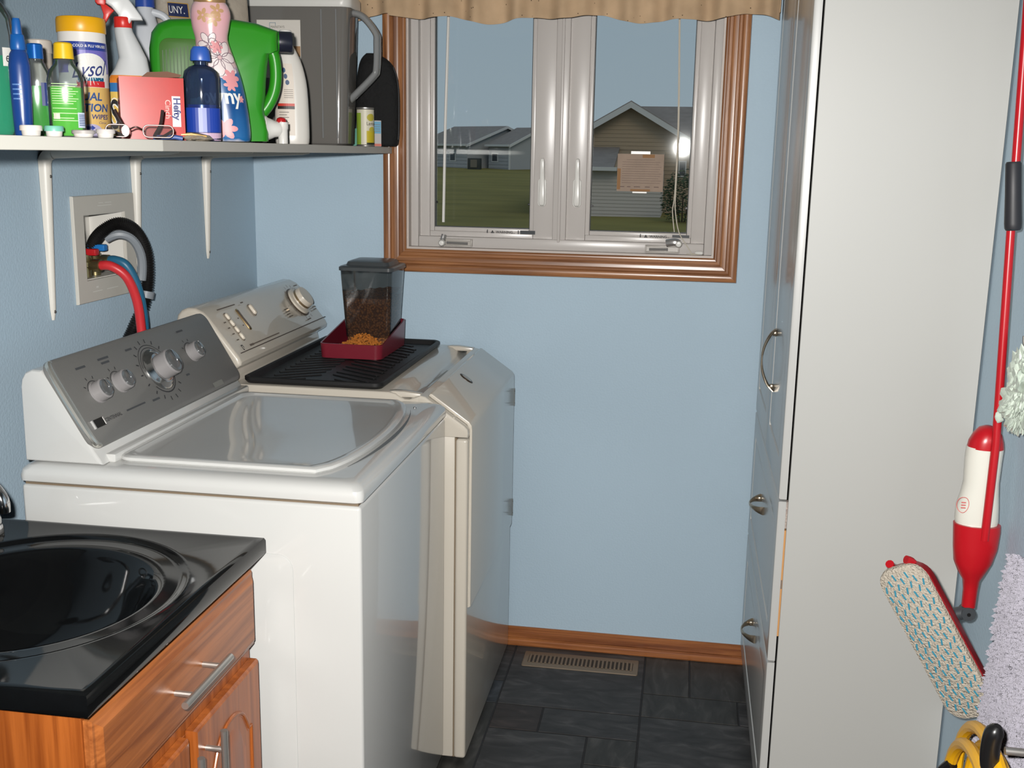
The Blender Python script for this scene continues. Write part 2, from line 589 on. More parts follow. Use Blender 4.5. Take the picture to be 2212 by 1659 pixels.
def sash(x0, x1, gx0, gx1, lbl_x, bar):
    b = NB()
    z0, z1, gz0, gz1 = OZ0 + 0.032, OZ1 - 0.03, 1.303, OZ1 - 0.075
    frame_ring(b, x0, x1, z0, z1, gx0 - x0 - 0.012, x1 - gx1 - 0.012, gz0 - z0 - 0.012, z1 - gz1 - 0.012, 0.048, 0.10, 0.003)
    frame_ring(b, gx0 - 0.014, gx1 + 0.014, gz0 - 0.014, gz1 + 0.014, 0.014, 0.014, 0.014, 0.014, 0.056, 0.094, 0.003)
    s = obj('sash', b, M_VINYL, win)
    b = NB(); box(b, gx0 - 0.004, gx1 + 0.004, 0.072, 0.076, gz0 - 0.004, gz1 + 0.004)
    obj('pane', b, M_GLASS, s, smooth=0)
    b = NB(); frame_ring(b, gx0 - 0.003, gx1 + 0.003, gz0 - 0.003, gz1 + 0.003, 0.005, 0.005, 0.005, 0.005, 0.0625, 0.0715, 0.0005)
    obj('glazing_seal', b, M_SEAL, s, smooth=0)
    f = lambda u, v: (lbl_x + u, 0.0474, 1.2885 + v)
    b = text_bm('WARNING...', 0.0105, f, bold=0.0002)
    obj('lettering', b, M_TEXT, s, smooth=0)
    b = NB()
    b.faces.new([b.verts.new(f(u, v)) for u, v in ((-0.016, 0.0), (-0.005, 0.0), (-0.0105, 0.009))])
    patch_bm(f, -0.028, -0.0245, 0, 0.006, 1, 1, b); disc_fn(f, -0.026, 0.008, 0.0015, 0.0025, 8, b)
    obj('warning_mark', b, M_TEXT, s, smooth=0)
    if bar:
        b = patch_bm(f, 0.066, 0.069, -0.001, 0.010, 1, 1); patch_bm(f, 0.073, 0.118, -0.001, 0.010, 1, 1, b)
        obj('printed_bar', b, mat('bar_ink', (40, 46, 50), 0.5), s, smooth=0)
    else:
        b = patch_bm(f, 0.066, 0.115, 0.002, 0.010, 1, 1)
        obj('printed_bar', b, mat('bar_ink', (40, 46, 50), 0.5), s, smooth=0)
    return s
sL = sash(0.502, 0.908, 0.545, 0.834, 0.735, True)
sR = sash(0.942, 1.348, 1.013, 1.297, 1.190, False)
def latch(x, par):
    b = NB()
    lp = []
    for z, w, d in ((1.372, .006, .004), (1.376, .010, .010), (1.385, .012, .013), (1.41, .0115, .012), (1.436, .010, .011), (1.47, .0085, .016), (1.50, .008, .020), (1.508, .006, .018), (1.511, .003, .014)):
        lp.append([(x + px, 0.045 - d * 0.5 + py, z) for px, py in rrect(w * 1.5, d, min(w, d) * 0.3, 3)])
    loft(b, lp)
    l = obj('latch_handle', b, M_WHITEP, par)
    b = NB(); plate(b, 0.026, 0.085, 0.012, 0.006, Matrix.Translation((x - 0.001, 0.049, 1.412)) @ Matrix.Rotation(math.pi / 2, 4, 'X'), 0.003)
    obj('escutcheon', b, M_WHITEP, l)
latch(0.872, sL); latch(0.975, sR)
M_CRANK = mat('crank_plastic', (188, 182, 174), 0.35)
def crank(x0, x1, kx, flip):
    zc_ = 1.2585
    b = NB()
    frame_ring(b, x0, x1, zc_ - 0.011, zc_ + 0.011, 0.004, 0.004, 0.004, 0.005, 0.018, 0.032, 0.0015)
    box(b, x0 + 0.003, x1 - 0.003, 0.026, 0.032, zc_ - 0.008, zc_ + 0.008)
    c = obj('crank_housing', b, M_CRANK, win)
    b = NB()
    if not flip:
        tube(b, catmull([(kx, 0.014, zc_), (kx + 0.002, 0.010, zc_ + 0.012), (kx + 0.005, 0.012, zc_ + 0.024)], 5), 0.008, 10)
        tube(b, [(kx + 0.012, 0.014, zc_), (x1 - 0.012, 0.016, zc_ - 0.001)], 0.004, 8)
    else:
        tube(b, catmull([(kx - 0.035, 0.012, zc_ + 0.018), (kx - 0.012, 0.008, zc_ + 0.022), (kx, 0.010, zc_ + 0.018)], 5), 0.011, 10)
        tube(b, [(x0 + 0.012, 0.016, zc_ - 0.001), (kx - 0.03, 0.014, zc_)], 0.004, 8)
    a = obj('crank_arm', b, mat('crank_metal', (170, 168, 166), 0.25, metal=0.6), c)
    b = NB(); lathe(b, [(0.0, -0.012), (0.007, -0.011), (0.010, -0.005), (0.010, 0.004), (0.007, 0.010), (0.0, 0.011)], 16, (kx, 0.006, zc_ + (0.0 if not flip else 0.017)), 'y')
    obj('crank_knob', b, M_WHITEP, c)
crank(0.568, 0.668, 0.580, False)
crank(1.180, 1.279, 1.276, True)
for x in (0.5475, 0.831, 1.016, 1.294):
    b = NB(); box(b, x - 0.005, x + 0.005, 0.068, 0.072, 1.372, 1.378, 0.001, 1)
    obj('pane_clip', b, M_BLACK, win)

# baseboard
def base_run(name, a, c, along):
    b = NB()
    prof = [(0, 0), (.012, 0), (.014, .004), (.014, .016), (.011, .020), (.011, .026), (.0145, .030), (.0145, .044), (.011, .048), (.0075, .052), (.0075, .058), (.004, .061), (0, .061)]
    if along == 'x':
        loft(b, [[(a, -d, z) for d, z in prof], [(c, -d, z) for d, z in prof]])
    elif along == 'yl':
        loft(b, [[(d, a, z) for d, z in prof], [(d, c, z) for d, z in prof]])
    else:
        loft(b, [[(XR - d, a, z) for d, z in prof], [(XR - d, c, z) for d, z in prof]])
    tag(obj(name, b, wood('oak_base_x', 'x', (178, 112, 62), (118, 62, 28)) if along == 'x' else wood('oak_base_y', 'y', (178, 112, 62), (118, 62, 28)), smooth=25), kind='structure')
base_run('baseboard_back', 0.0, XR, 'x')
base_run('baseboard_left', YF, -2.03, 'yl')
base_run('baseboard_right', YF, -0.9, 'yr')

# floor register
reg = thing('floor_register', 'beige slotted metal floor register against the oak baseboard', 'vent', (1.042, -0.098, 0.0))
M_REG = mat('register_paint', (128, 112, 94), 0.45, metal=0.2)
b = NB()
plate(b, 0.352, 0.098, 0.006, 0.003, Matrix.Translation((1.042, -0.098, 0.0)), 0.0015)
frm = obj('frame', b, M_REG, reg)
b = NB(); box(b, 1.042 - 0.16, 1.042 + 0.16, -0.098 - 0.024, -0.098 + 0.024, 0.003, 0.0034)
obj('grille_bed', b, mat('register_slot', (52, 45, 38), 0.7), reg, smooth=0)
for k in range(26):
    x = 1.042 - 0.155 + k * 0.0124
    if k == 12 or k == 13: pass
    b = NB(); box(b, x - 0.0035, x + 0.0035, -0.124, -0.072, 0.003, 0.0062, 0.0012, 1)
    obj('slat', b, M_REG, reg)

# ------------------------------------------------------------------ valance, blind wand, blind cord, note
M_CLOTH = bpy.data.materials.new('valance_cloth'); M_CLOTH.use_nodes = True
n = M_CLOTH.node_tree; p = n.nodes['Principled BSDF']
p.inputs['Roughness'].default_value = 0.9
p.inputs['Specular IOR Level'].default_value = 0.1
t = n.nodes.new('ShaderNodeTexCoord')
vo = n.nodes.new('ShaderNodeTexVoronoi'); vo.inputs['Scale'].default_value = 55
r1 = n.nodes.new('ShaderNodeValToRGB')
r1.color_ramp.elements[0].position = 0.06; r1.color_ramp.elements[0].color = lin(70, 55, 42)
r1.color_ramp.elements[1].position = 0.10; r1.color_ramp.elements[1].color = lin(218, 186, 150)
nz = n.nodes.new('ShaderNodeTexNoise'); nz.inputs['Scale'].default_value = 14; nz.inputs['Detail'].default_value = 6
mx = n.nodes.new('ShaderNodeMix'); mx.data_type = 'RGBA'; mx.blend_type = 'MULTIPLY'; mx.inputs['Factor'].default_value = 0.45
n.links.new(t.outputs['Object'], vo.inputs['Vector']); n.links.new(vo.outputs['Distance'], r1.inputs[0])
n.links.new(t.outputs['Object'], nz.inputs['Vector'])
n.links.new(r1.outputs[0], mx.inputs['A']); n.links.new(nz.outputs['Fac'], mx.inputs['B'])
n.links.new(mx.outputs['Result'], p.inputs['Base Color'])
val = thing('window_valance', 'tan speckled gathered fabric valance across the top of the window', 'valance', (0.94, -0.08, 1.87))
b = NB()
N = 260
cols = []
def vz(x):
    return 1.883 + 0.008 * math.sin(14 * x + 0.6) + 0.006 * math.sin(31 * x + 1.0) + (0.006 if x < 0.45 else 0)
for i in range(N + 1):
    x = 0.352 + (1.512 - 0.352) * i / N
    g = 0.012 * math.sin(47 * x + 1.5 * math.sin(9 * x)) + 0.006 * math.sin(103 * x)
    col_ = []
    for j in range(9):
        s_ = j / 8
        z = vz(x) + s_ * (2.17 - vz(x))
        col_.append(Vector((x, -0.078 - g * (1 - 0.55 * s_) - 0.006 * (1 - s_), z)))
    cols.append(col_)
fr_ = [[b.verts.new(c) for c in col_] for col_ in cols]
bk_ = [[b.verts.new(c + Vector((0, 0.0022, 0))) for c in col_] for col_ in cols]
for i in range(N):
    for j in range(8):
        b.faces.new((fr_[i][j], fr_[i + 1][j], fr_[i + 1][j + 1], fr_[i][j + 1]))
        b.faces.new((bk_[i][j], bk_[i][j + 1], bk_[i + 1][j + 1], bk_[i + 1][j]))
    b.faces.new((fr_[i][0], bk_[i][0], bk_[i + 1][0], fr_[i + 1][0]))
    b.faces.new((fr_[i][8], fr_[i + 1][8], bk_[i + 1][8], bk_[i][8]))
for i in (0, N):
    for j in range(8):
        b.faces.new((fr_[i][j], fr_[i][j + 1], bk_[i][j + 1], bk_[i][j]))
obj('cloth', b, M_CLOTH, val, smooth=60)
for x in (0.352, 1.512):
    b = NB(); box(b, x - 0.0012, x + 0.0012, -0.078, -0.004, 1.90, 2.17)
    obj('return', b, M_CLOTH, val, smooth=0)
b = NB(); tube(b, [(0.358, -0.055, 2.15), (1.506, -0.055, 2.15)], 0.008)
obj('rod', b, M_WHITEP, val)
b = NB(); box(b, 0.50, 1.35, 0.002, 0.028, 1.995, 2.03, 0.003); 
blind = tag(obj('window_blind', b, M_WHITEP, loc=(0.925, 0.015, 2.0)), 'white mini blind drawn up behind the valance with its tilt wand', 'blind')
b = NB(); tube(b, [(0.597, 0.010, 2.0), (0.5955, 0.006, 1.88), (0.589, 0.002, 1.60), (0.585, 0.0, 1.32)], 0.0042, 6)
obj('tilt_wand', b, M_WHITEP, blind)
b = NB()
tube(b, catmull([(1.243, 0.0, 2.0), (1.249, 0.0, 1.85), (1.258, 0.002, 1.60), (1.258, 0.0, 1.42), (1.254, 0.002, 1.37), (1.262, 0.0, 1.31)], 5), 0.0015, 6)
tube(b, catmull([(1.2455, 0.002, 2.0), (1.2515, 0.002, 1.85), (1.2605, 0.004, 1.60), (1.2605, 0.002, 1.42), (1.262, 0.003, 1.37), (1.275, 0.002, 1.31), (1.30, 0.012, 1.27), (1.315, 0.01, 1.2475)], 5), 0.0015, 6)
obj('lift_cord', b, mat('cord_cotton', (214, 206, 190), 0.8), blind)
b = NB()
tube(b, catmull([(1.30, 0.012, 1.2475), (1.318, 0.004, 1.2475), (1.345, 0.016, 1.2475), (1.338, 0.024, 1.2485), (1.315, 0.022, 1.2475), (1.33, 0.008, 1.2475)], 5), 0.0015, 6)
cn = obj('cord_tangle', b, mat('cord_cotton'), blind)
b = NB(); lathe(b, [(0.002, -0.012), (0.005, -0.008), (0.006, 0.008), (0.003, 0.012)], 12, (1.335, 0.012, 1.2515), 'x')
obj('cord_tassel', b, M_WHITEP, blind)

note = thing('paper_note', 'brown handwritten paper sheet taped flat on the window pane with white tabs', 'note', (1.155, 0.0715, 1.42))
b = NB(); box(b, 1.088, 1.222, 0.0700, 0.0712, 1.420, 1.527)
M_NOTE = mat('note_paper', (172, 150, 132), 0.7, alpha=0.8, mottle=(18, 0.10, (1, 1, 1)))
nt_ = obj('sheet', b, M_NOTE, note, smooth=0)
b = NB()
for k in range(11):
    z = 1.510 - k * 0.0066
    box(b, 1.102 + (0.012 if k == 0 else 0), 1.216 - (0.02 if k == 0 else 0.004 * (k % 3)), 0.0695, 0.0699, z, z + 0.0009)
for (a, c_) in ((1.094, 1.110), (1.118, 1.128), (1.138, 1.156), (1.170, 1.184), (1.196, 1.210)):
    box(b, a, c_, 0.0695, 0.0699, 1.432, 1.4345)
obj('handwriting', b, mat('note_ink', (112, 92, 84), 0.7), nt_, smooth=0)
b = NB(); box(b, 1.126, 1.182, 0.0685, 0.0700, 1.5265, 1.535, 0.0005, 1)
obj('tape_tab', b, M_WHITEP, note)
b = NB(); box(b, 1.134, 1.176, 0.0685, 0.0700, 1.415, 1.4195, 0.0005, 1)
obj('tape_tab', b, M_WHITEP, note)
M_STAIN = mat('note_stain', (150, 108, 66), 0.7)
for q in ((1.0885, 1.098, 1.425, 1.485), (1.16, 1.195, 1.5165, 1.526), (1.128, 1.185, 1.4205, 1.4265)):
    b = NB(); box(b, q[0], q[1], 0.0694, 0.0699, q[2], q[3])
    obj('brown_tape', b, M_STAIN, nt_, smooth=0)
# ------------------------------------------------------------------ washing machine
def slope_frame(a, c, y):
    """frame on a sloped fascia: local x along +y(world), local y up-slope, local z out of the fascia"""
    d = Vector((c[0] - a[0], 0, c[1] - a[1])).normalized()      # down-slope
    ex, ey = Vector((0, 1, 0)), -d
    ez = ex.cross(ey)
    return lambda yy, u, h=0.0: Matrix(((ex.x, ey.x, ez.x, a[0] + d.x * u + ez.x * h), (ex.y, ey.y, ez.y, yy), (ex.z, ey.z, ez.z, a[1] + d.z * u + ez.z * h), (0, 0, 0, 1)))

wash = thing('washing_machine', 'white top-load washing machine with grey control panel beside the vanity', 'washer', (0.43, -1.055, 0.0))
WX0, WX1, WY0, WY1 = 0.098, 0.753, -1.400, -0.716
b = NB(); box(b, WX0, WX1, WY0, WY1, 0.025, 0.904, 0.007, 3)
cabw = obj('cabinet', b, M_ENAMEL, wash)
for x in (WX0 + 0.06, WX1 - 0.06):
    for y in (WY0 + 0.06, WY1 - 0.06):
        b = NB(); lathe(b, [(0.02, 0.0), (0.022, 0.01), (0.012, 0.012), (0.012, 0.03)], 12, (x, y, 0.0))
        obj('foot', b, M_BLACK, wash)
# faint pressed panel on the near side
b = NB()
plate(b, 0.44, 0.72, 0.03, 0.0016, Matrix.Translation((0.405, WY0, 0.445)) @ Matrix.Rotation(math.pi / 2, 4, 'X'), 0.0014)
obj('pressed_panel', b, M_ENAMEL, cabw)
# deck with rolled edge
b = NB()
cx, cy = (WX0 + WX1) / 2, (WY0 + WY1) / 2
lp = []
for ins, z, r in ((0.004, 0.9075, 0.012), (-0.003, 0.912, 0.014), (-0.004, 0.922, 0.016), (-0.002, 0.932, 0.018), (0.005, 0.939, 0.02), (0.016, 0.9435, 0.024), (0.03, 0.945, 0.03)):
    lp.append([(x, y, z) for x, y in rrect(WX1 - WX0 - 2 * ins, WY1 - WY0 - 2 * ins, r, 5, cx, cy)])
loft(b, lp)
obj('deck', b, M_ENAMEL, wash)
b = NB(); box(b, WX0 + 0.006, WX1 - 0.006, WY0 + 0.006, WY1 - 0.006, 0.902, 0.909)
obj('seam', b, mat('seam_brown', (120, 104, 84), 0.8), wash, smooth=0)  # brown strip filling the seam under the deck
# lid with bowed front edge
def lid_loop(ins, z):
    y0, y1 = -1.352 + ins, -0.764 - ins
    x0 = 0.262 + ins
    pts = []
    R = 0.03
    for i in range(7):
        a = math.pi + (math.pi / 2) * i / 6
        pts.append((x0 + R + R * math.cos(a), y0 + R + R * math.sin(a), z))
    for i in range(21):
        t = i / 20
        y = y0 + 0.0 + (y1 - y0) * t
        x = 0.655 - ins + 0.058 * (1 - (2 * t - 1) ** 2) ** 0.62
        pts.append((x, y, z))
    for i in range(7):
        a = math.pi / 2 + (math.pi / 2) * i / 6
        pts.append((x0 + R + R * math.cos(a), y1 - R + R * math.sin(a), z))
    return pts
b = NB()
loft(b, [lid_loop(i, z) for i, z in ((0.004, 0.943), (0.0, 0.948), (0.001, 0.953), (0.005, 0.9555), (0.017, 0.9555), (0.022, 0.9515), (0.028, 0.9505))])
obj('lid', b, M_ENAMEL, wash)
b = NB()
pts = []
for i in range(15):
    t = 0.10 + 0.80 * i / 14
    y = -1.352 + 0.588 * t
    x = 0.655 + 0.058 * (1 - (2 * t - 1) ** 2) ** 0.62
    pts.append((x + 0.010, y, 0.9445))
tube(b, pts, 0.006, 8, radii=[0.001 + 0.006 * math.sin(math.pi * i / 14) for i in range(15)], flat=0.35)
obj('lid_edge_shade', b, mat('lid_shade_grey', (92, 94, 95), 0.5), wash)  # dark grey strip painting the shade in the gap along the lid
b = NB(); lathe(b, [(0.0, 0), (0.004, 0), (0.004, 0.002), (0, 0.003)], 12, (0.70, -0.80, 0.945))
obj('lid_bumper', b, M_CHROME, wash)
# console
b = NB()
prof = [(.102, .946), (.103, 1.088), (.106, 1.102), (.114, 1.114), (.128, 1.120), (.146, 1.119), (.160, 1.104), (.240, .972), (.252, .955), (.256, .946)]
prism(b, prof, -1.388, -0.722, 'y', 0.006, 3)
obj('console', b, M_ENAMEL, wash, smooth=30)
b = NB(); box(b, 0.246, 0.268, -1.36, -0.726, 0.944, 0.961, 0.004)
obj('console_sill', b, M_ENAMEL, wash)
FA, FB = (.1575, 1.1235), (.2455, .9765)
FM = slope_frame(FA, FB, 0)
M_FASCIA = mat('fascia_grey', (128, 127, 124), 0.45, metal=0.25, bump=(300, 0.03, 2))
b = NB()
plate(b, 0.674, 0.186, 0.026, 0.013, FM(-1.051, 0.080, -0.009), 0.008, 6)
fas = obj('fascia', b, M_FASCIA, wash)
b = NB()
pp = [FM(-1.051, 0.080, 0.0) @ Vector((x, y, -0.001)) for x, y in ((-0.312, 0.088), (-0.328, 0.076), (-0.331, 0.0), (-0.328, -0.076), (-0.312, -0.088))]
tube(b, catmull(pp, 5), 0.0075, 10, radii=[.003 + .0045 * math.sin(math.pi * i / 20) ** .5 for i in range(21)])
obj('end_trim', b, mat('bright_trim', (215, 213, 205), 0.25, metal=0.85), fas)
M_KNOB = mat('knob_grey', (146, 143, 143), 0.35)
M_KCAP = mat('knob_cap', (128, 130, 131), 0.15, metal=0.6)
H0 = 0.004
def arc_strip(bm, M, r0, r1, a0, a1, n=14, h=0.0006):
    A = [bm.verts.new(M @ Vector((r0 * math.cos(a0 + (a1 - a0) * i / n), r0 * math.sin(a0 + (a1 - a0) * i / n), h))) for i in range(n + 1)]
    B = [bm.verts.new(M @ Vector((r1 * math.cos(a0 + (a1 - a0) * i / n), r1 * math.sin(a0 + (a1 - a0) * i / n), h))) for i in range(n + 1)]
    for i in range(n):
        bm.faces.new((A[i], A[i + 1], B[i + 1], B[i]))
def bars(bm, M, items, h=0.0006):
    for x, y, w, t in items:
        bm.faces.new([bm.verts.new(M @ Vector((x + a * w / 2, y + c_ * t / 2, h))) for a, c_ in ((-1, -1), (1, -1), (1, 1), (-1, 1))])
def knob(y, u, big=False):
    M = FM(y, u, H0)
    if big:
        b = NB(); lathe_M(b, [(0.0, 0), (0.047, 0), (0.047, 0.003), (0.041, 0.006), (0.036, 0.012), (0.033, 0.013), (0.0, 0.013)], M, 36)
        d = obj('dial_ring', b, M_CHROME, fas)
        b = NB(); lathe_M(b, [(0.0, 0.012), (0.0285, 0.012), (0.0285, 0.040), (0.026, 0.043), (0.0, 0.044)], M, 32)
        k = obj('knob', b, M_KNOB, fas)
        b = NB(); lathe_M(b, [(0.0, 0.043), (0.0255, 0.043), (0.024, 0.047), (0.018, 0.050), (0.0, 0.0515)], M, 28)
        obj('knob_cap', b, M_KCAP, k)
        b = NB(); box(b, -0.001, 0.001, -0.004, 0.022, 0.0485, 0.052, 0.0, M=M)
        obj('pointer', b, M_CHROME, k)
    else:
        b = NB(); lathe_M(b, [(0.0, 0), (0.0225, 0), (0.0225, 0.002), (0.021, 0.003), (0.0205, 0.020), (0.018, 0.022), (0.0, 0.023)], M, 28)
        k = obj('knob', b, M_KNOB, fas)
        b = NB(); lathe_M(b, [(0.0, 0.0215), (0.0175, 0.0215), (0.016, 0.026), (0.010, 0.028), (0.0, 0.0285)], M, 24)
        obj('knob_cap', b, M_KCAP, k)
        b = NB(); box(b, -0.0008, 0.0008, -0.002, 0.016, 0.027, 0.0295, 0.0, M=M)
        obj('pointer', b, M_CHROME, k)
    b = NB()
    if big:
        arc_strip(b, M, 0.052, 0.0545, -2.5, 0.2); arc_strip(b, M, 0.058, 0.0595, 0.6, 3.3); arc_strip(b, M, 0.0515, 0.053, 0.9, 2.9)
        for k_ in range(18):
            a = 2 * math.pi * k_ / 18
            bars(b, M @ Matrix.Rotation(a, 4, 'Z'), [(0.068, 0, 0.009, 0.0028)])
    else:
        arc_strip(b, M, 0.0245, 0.026, 0.3, 2.8)
        for a in (0.5, 1.2, 1.9, 2.6):
            bars(b, M @ Matrix.Rotation(a, 4, 'Z'), [(0.033, 0, 0.006, 0.0022)])
    obj('dial_print', b, M_DARK, fas, smooth=0)
knob(-1.292, 0.076); knob(-1.206, 0.074); knob(-1.050, 0.078, True); knob(-0.878, 0.071)
b = NB()
for y, u, w in ((-1.298, .020, .034), (-1.213, .017, .040), (-1.213, .026, .030), (-1.112, .017, .026), (-.878, .015, .030), (-1.119, .134, .030), (-.948, .113, .016)):
    bars(b, FM(y, u, H0), [(0, 0, w, 0.0045)])
obj('panel_print', b, mat('panel_ink', (72, 74, 77), 0.6), fas, smooth=0)
b = NB(); box(b, -0.019, 0.019, -0.0085, 0.0085, 0.0, 0.004, 0.0008, 1, M=FM(-1.344, 0.130, H0))
bd = obj('badge', b, mat('badge_black', (40, 38, 34), 0.2, metal=0.6), fas)
for s_ in (-0.0195, 0.0165):
    b = NB(); box(b, s_, s_ + 0.003, -0.0085, 0.0085, 0.0, 0.0046, 0.0, M=FM(-1.344, 0.130, H0))
    obj('badge_end', b, M_CHROME, bd)
Mt = FM(-1.318, 0.134, H0 + 0.0006)
b = text_bm('CENTENNIAL', 0.0105, lambda u, v: Mt @ Vector((u, v, 0)), bold=0.0001, squash=0.95)
obj('lettering', b, M_DARK, fas, smooth=0)
b = NB(); bars(b, FM(-1.20, 0.1305, H0), [(0, 0, 0.075, 0.0035)])
obj('fine_print', b, mat('panel_ink'), fas, smooth=0)
b = NB(); bars(b, FM(-0.845, 0.160, H0), [(0, 0, 0.05, 0.012)])
obj('rating_sticker', b, mat('sticker_grey', (128, 128, 122), 0.4), fas, smooth=0)

def endcap_loft(bm, prof, y0, y1, r):
    """profile swept along y with softened ends"""
    n_ = len(prof)
    area = sum(prof[i][0] * prof[(i + 1) % n_][1] - prof[(i + 1) % n_][0] * prof[i][1] for i in range(n_))
    sg = 1 if area > 0 else -1
    def inset(d):
        out = []
        for i in range(n_):
            p0, p1, p2 = Vector(prof[i - 1]), Vector(prof[i]), Vector(prof[(i + 1) % n_])
            e1, e2 = (p1 - p0).normalized(), (p2 - p1).normalized()
            nn = Vector((-e1.y - e2.y, e1.x + e2.x)) * sg
            nn = nn.normalized() if nn.length > 1e-6 else Vector((0, 0))
            out.append(p1 + nn * d)
        return out
    lv = [(r, y0), (r * .45, y0 + r * .12), (r * .12, y0 + r * .45), (0, y0 + r), (0, y1 - r), (r * .12, y1 - r * .45), (r * .45, y1 - r * .12), (r, y1)]
    loft(bm, [[(p_.x, y, p_.y) for p_ in inset(d)] for d, y in lv])

# ------------------------------------------------------------------ dryer
dry = thing('clothes_dryer', 'bisque front-load dryer standing in the corner under the window', 'dryer', (0.44, -0.37, 0.0))
DY0, DY1 = -0.706, -0.030
b = NB(); box(b, 0.080, 0.775, DY0, DY1, 0.012, 0.905, 0.004, 2)
obj('cabinet', b, M_BISQUE, dry)
for x in (0.14, 0.72):
    for y in (DY0 + 0.06, DY1 - 0.06):
        b = NB(); lathe(b, [(0.02, 0.0), (0.02, 0.006), (0.012, 0.008), (0.012, 0.02)], 12, (x, y, 0.0))
        obj('foot', b, M_BLACK, dry)
b = NB(); box(b, 0.7765, 0.807, DY0 - 0.002, DY1 + 0.002, 0.010, 0.852, 0.008, 4)
fp = obj('front_panel', b, M_BISQUE, dry)
b = NB(); box(b, 0.772, 0.780, DY0 + 0.003, DY1 - 0.003, 0.012, 0.853)
obj('panel_gap', b, mat('seam_brown'), dry, smooth=0)  # same brown, between cabinet side and front panel
# top with hand trough and sloped front
b = NB()
prof = [(.080, .907), (.080, .950), (.086, .957), (.10, .9585), (.612, .9585), (.628, .955), (.640, .947), (.652, .9425), (.664, .943), (.676, .9485), (.688, .9525), (.688, .907)]
endcap_loft(b, prof, DY0 - 0.003, DY1 + 0.002, 0.006)
prof = [(.680, .949), (.690, .9535), (.702, .951), (.798, .885), (.806, .876), (.808, .866), (.806, .855), (.680, .855)]
endcap_loft(b, prof, DY0 - 0.003, DY1 + 0.002, 0.006)
obj('top', b, M_BISQUE, dry, smooth=28)
for y in (DY0 + 0.004, DY1 - 0.028):
    b = NB()
    prism(b, [(.600, .957), (.622, .9605), (.650, .9605), (.690, .956), (.690, .945), (.600, .945)], y, y + 0.024, 'y', 0.005, 2)
    obj('trough_end', b, M_BISQUE, dry, smooth=40)
# door: sloped upper lip bent into the flat front
b = NB()
prof = [(.706, .9495), (.709, .955), (.714, .9555), (.806, .891), (.8125, .882), (.814, .872), (.814, .418), (.806, .414), (.8065, .872), (.800, .884)]
prism(b, prof, -0.690, -0.045, 'y', 0.003, 2)
obj('door', b, M_BISQUE, dry, smooth=28)
for z in (0.811, 0.467):
    b = NB(); box(b, 0.8072, 0.8150, -0.0445, -0.0385, z - 0.027, z + 0.027, 0.0010, 1)
    h_ = obj('hinge', b, M_STEEL, dry)
    for k in (-0.018, 0.018):
        b = NB(); lathe(b, [(0.0003, 0), (0.0018, 0), (0.0015, 0.0006), (0.0003, 0.0008)], 10, (0.8148, -0.0415, z + k), 'x')
        obj('hinge_screw', b, M_DARK, h_)
DS = slope_frame((.706, .9605), (.814, .885), 0)
b = NB()
M = DS(-0.405, 0.042, -0.001)
lathe_M(b, [(0, 0), (1, 0), (1, .0025), (.85, .0035), (0, .0036)], M @ Matrix.Diagonal((0.0145, 0.0205, 1, 1)), 28)
bg_ = obj('badge', b, mat('badge_bronze', (70, 60, 50), 0.3, metal=0.7), dry)
b = NB(); lathe_M(b, [(0, .0034), (.72, .0034), (.6, .0042), (0, .0043)], M @ Matrix.Diagonal((0.0145, 0.0205, 1, 1)), 24)
obj('badge_face', b, M_STEEL, bg_)
# console: bullnose back splash
b = NB()
prof = [(.076, .957), (.074, 1.05), (.072, 1.105), (.077, 1.122), (.088, 1.134), (.104, 1.140), (.124, 1.139), (.143, 1.130), (.156, 1.118), (.232, 1.022), (.2375, 1.010), (.236, 1.001), (.226, .994), (.214, .990), (.208, .982), (.211, .966), (.220, .957)]
prism(b, prof, -0.700, -0.042, 'y', 0.010, 4)
con = obj('console', b, M_BISQUE, dry, smooth=30)
DM = slope_frame((.1512, 1.1285), (.2365, 1.0185), 0)
M_BISK = mat('bisque_plastic', (214, 204, 188), 0.3)
M_PRINT = mat('brown_print', (112, 100, 88), 0.6)
b = NB(); lathe_M(b, [(0, 0), (.047, 0), (.047, .002), (.045, .003), (0, .003)], DM(-0.150, 0.054, -0.001), 36)
obj('dial_ring', b, mat('dial_ring_brown', (84, 70, 58), 0.4), con)
b = NB(); lathe_M(b, [(0, .002), (.043, .002), (.042, .007), (.034, .010), (.032, .013), (.032, .030), (.030, .034), (0, .035)], DM(-0.150, 0.054), 36)
obj('dial_knob', b, M_BISK, con)
b = NB(); lathe_M(b, [(.0318, .014), (.0335, .014), (.0335, .020), (.0318, .020)], DM(-0.150, 0.054), 36)
obj('dial_band', b, mat('dial_band', (150, 130, 100), 0.3, metal=0.6), con)
b = NB()
for k_ in range(16):
    bars(b, DM(-0.150, 0.054, 0.001) @ Matrix.Rotation(2 * math.pi * k_ / 16, 4, 'Z'), [(0.056, 0, 0.009, 0.0024)])
for y, u, w in ((-.262, .062, .03), (-.262, .070, .034), (-.268, .078, .026), (-.262, .086, .03), (-.03 - .04, .085, .03), (-.075, .093, .026), (-.16, .114, .03), (-.09, .004, .03), (-.585, .002, .11), (-.487, .003, .018)):
    bars(b, DM(y, u, 0.001), [(0, 0, w, 0.0032)])
for u in (.035, .052, .070, .088):
    bars(b, DM(-.645, u + .004, 0.001), [(0, 0, .014, 0.0030)])
for u in (.040, .062):
    bars(b, DM(-.565, u, 0.001), [(0, 0, .008, 0.0030)])
bars(b, DM(-.50, .117, 0.001), [(0, 0, .19, 0.0030)])
bars(b, DM(-.595, .117, 0.0012), [(0, 0, .025, 0.0055)])
obj('panel_print', b, M_PRINT, con, smooth=0)
b = NB(); bars(b, DM(-.360, .1265, 0.001), [(0, 0, .64, 0.0022)])
obj('pin_stripe', b, mat('stripe_brown', (70, 52, 42), 0.5), con, smooth=0)
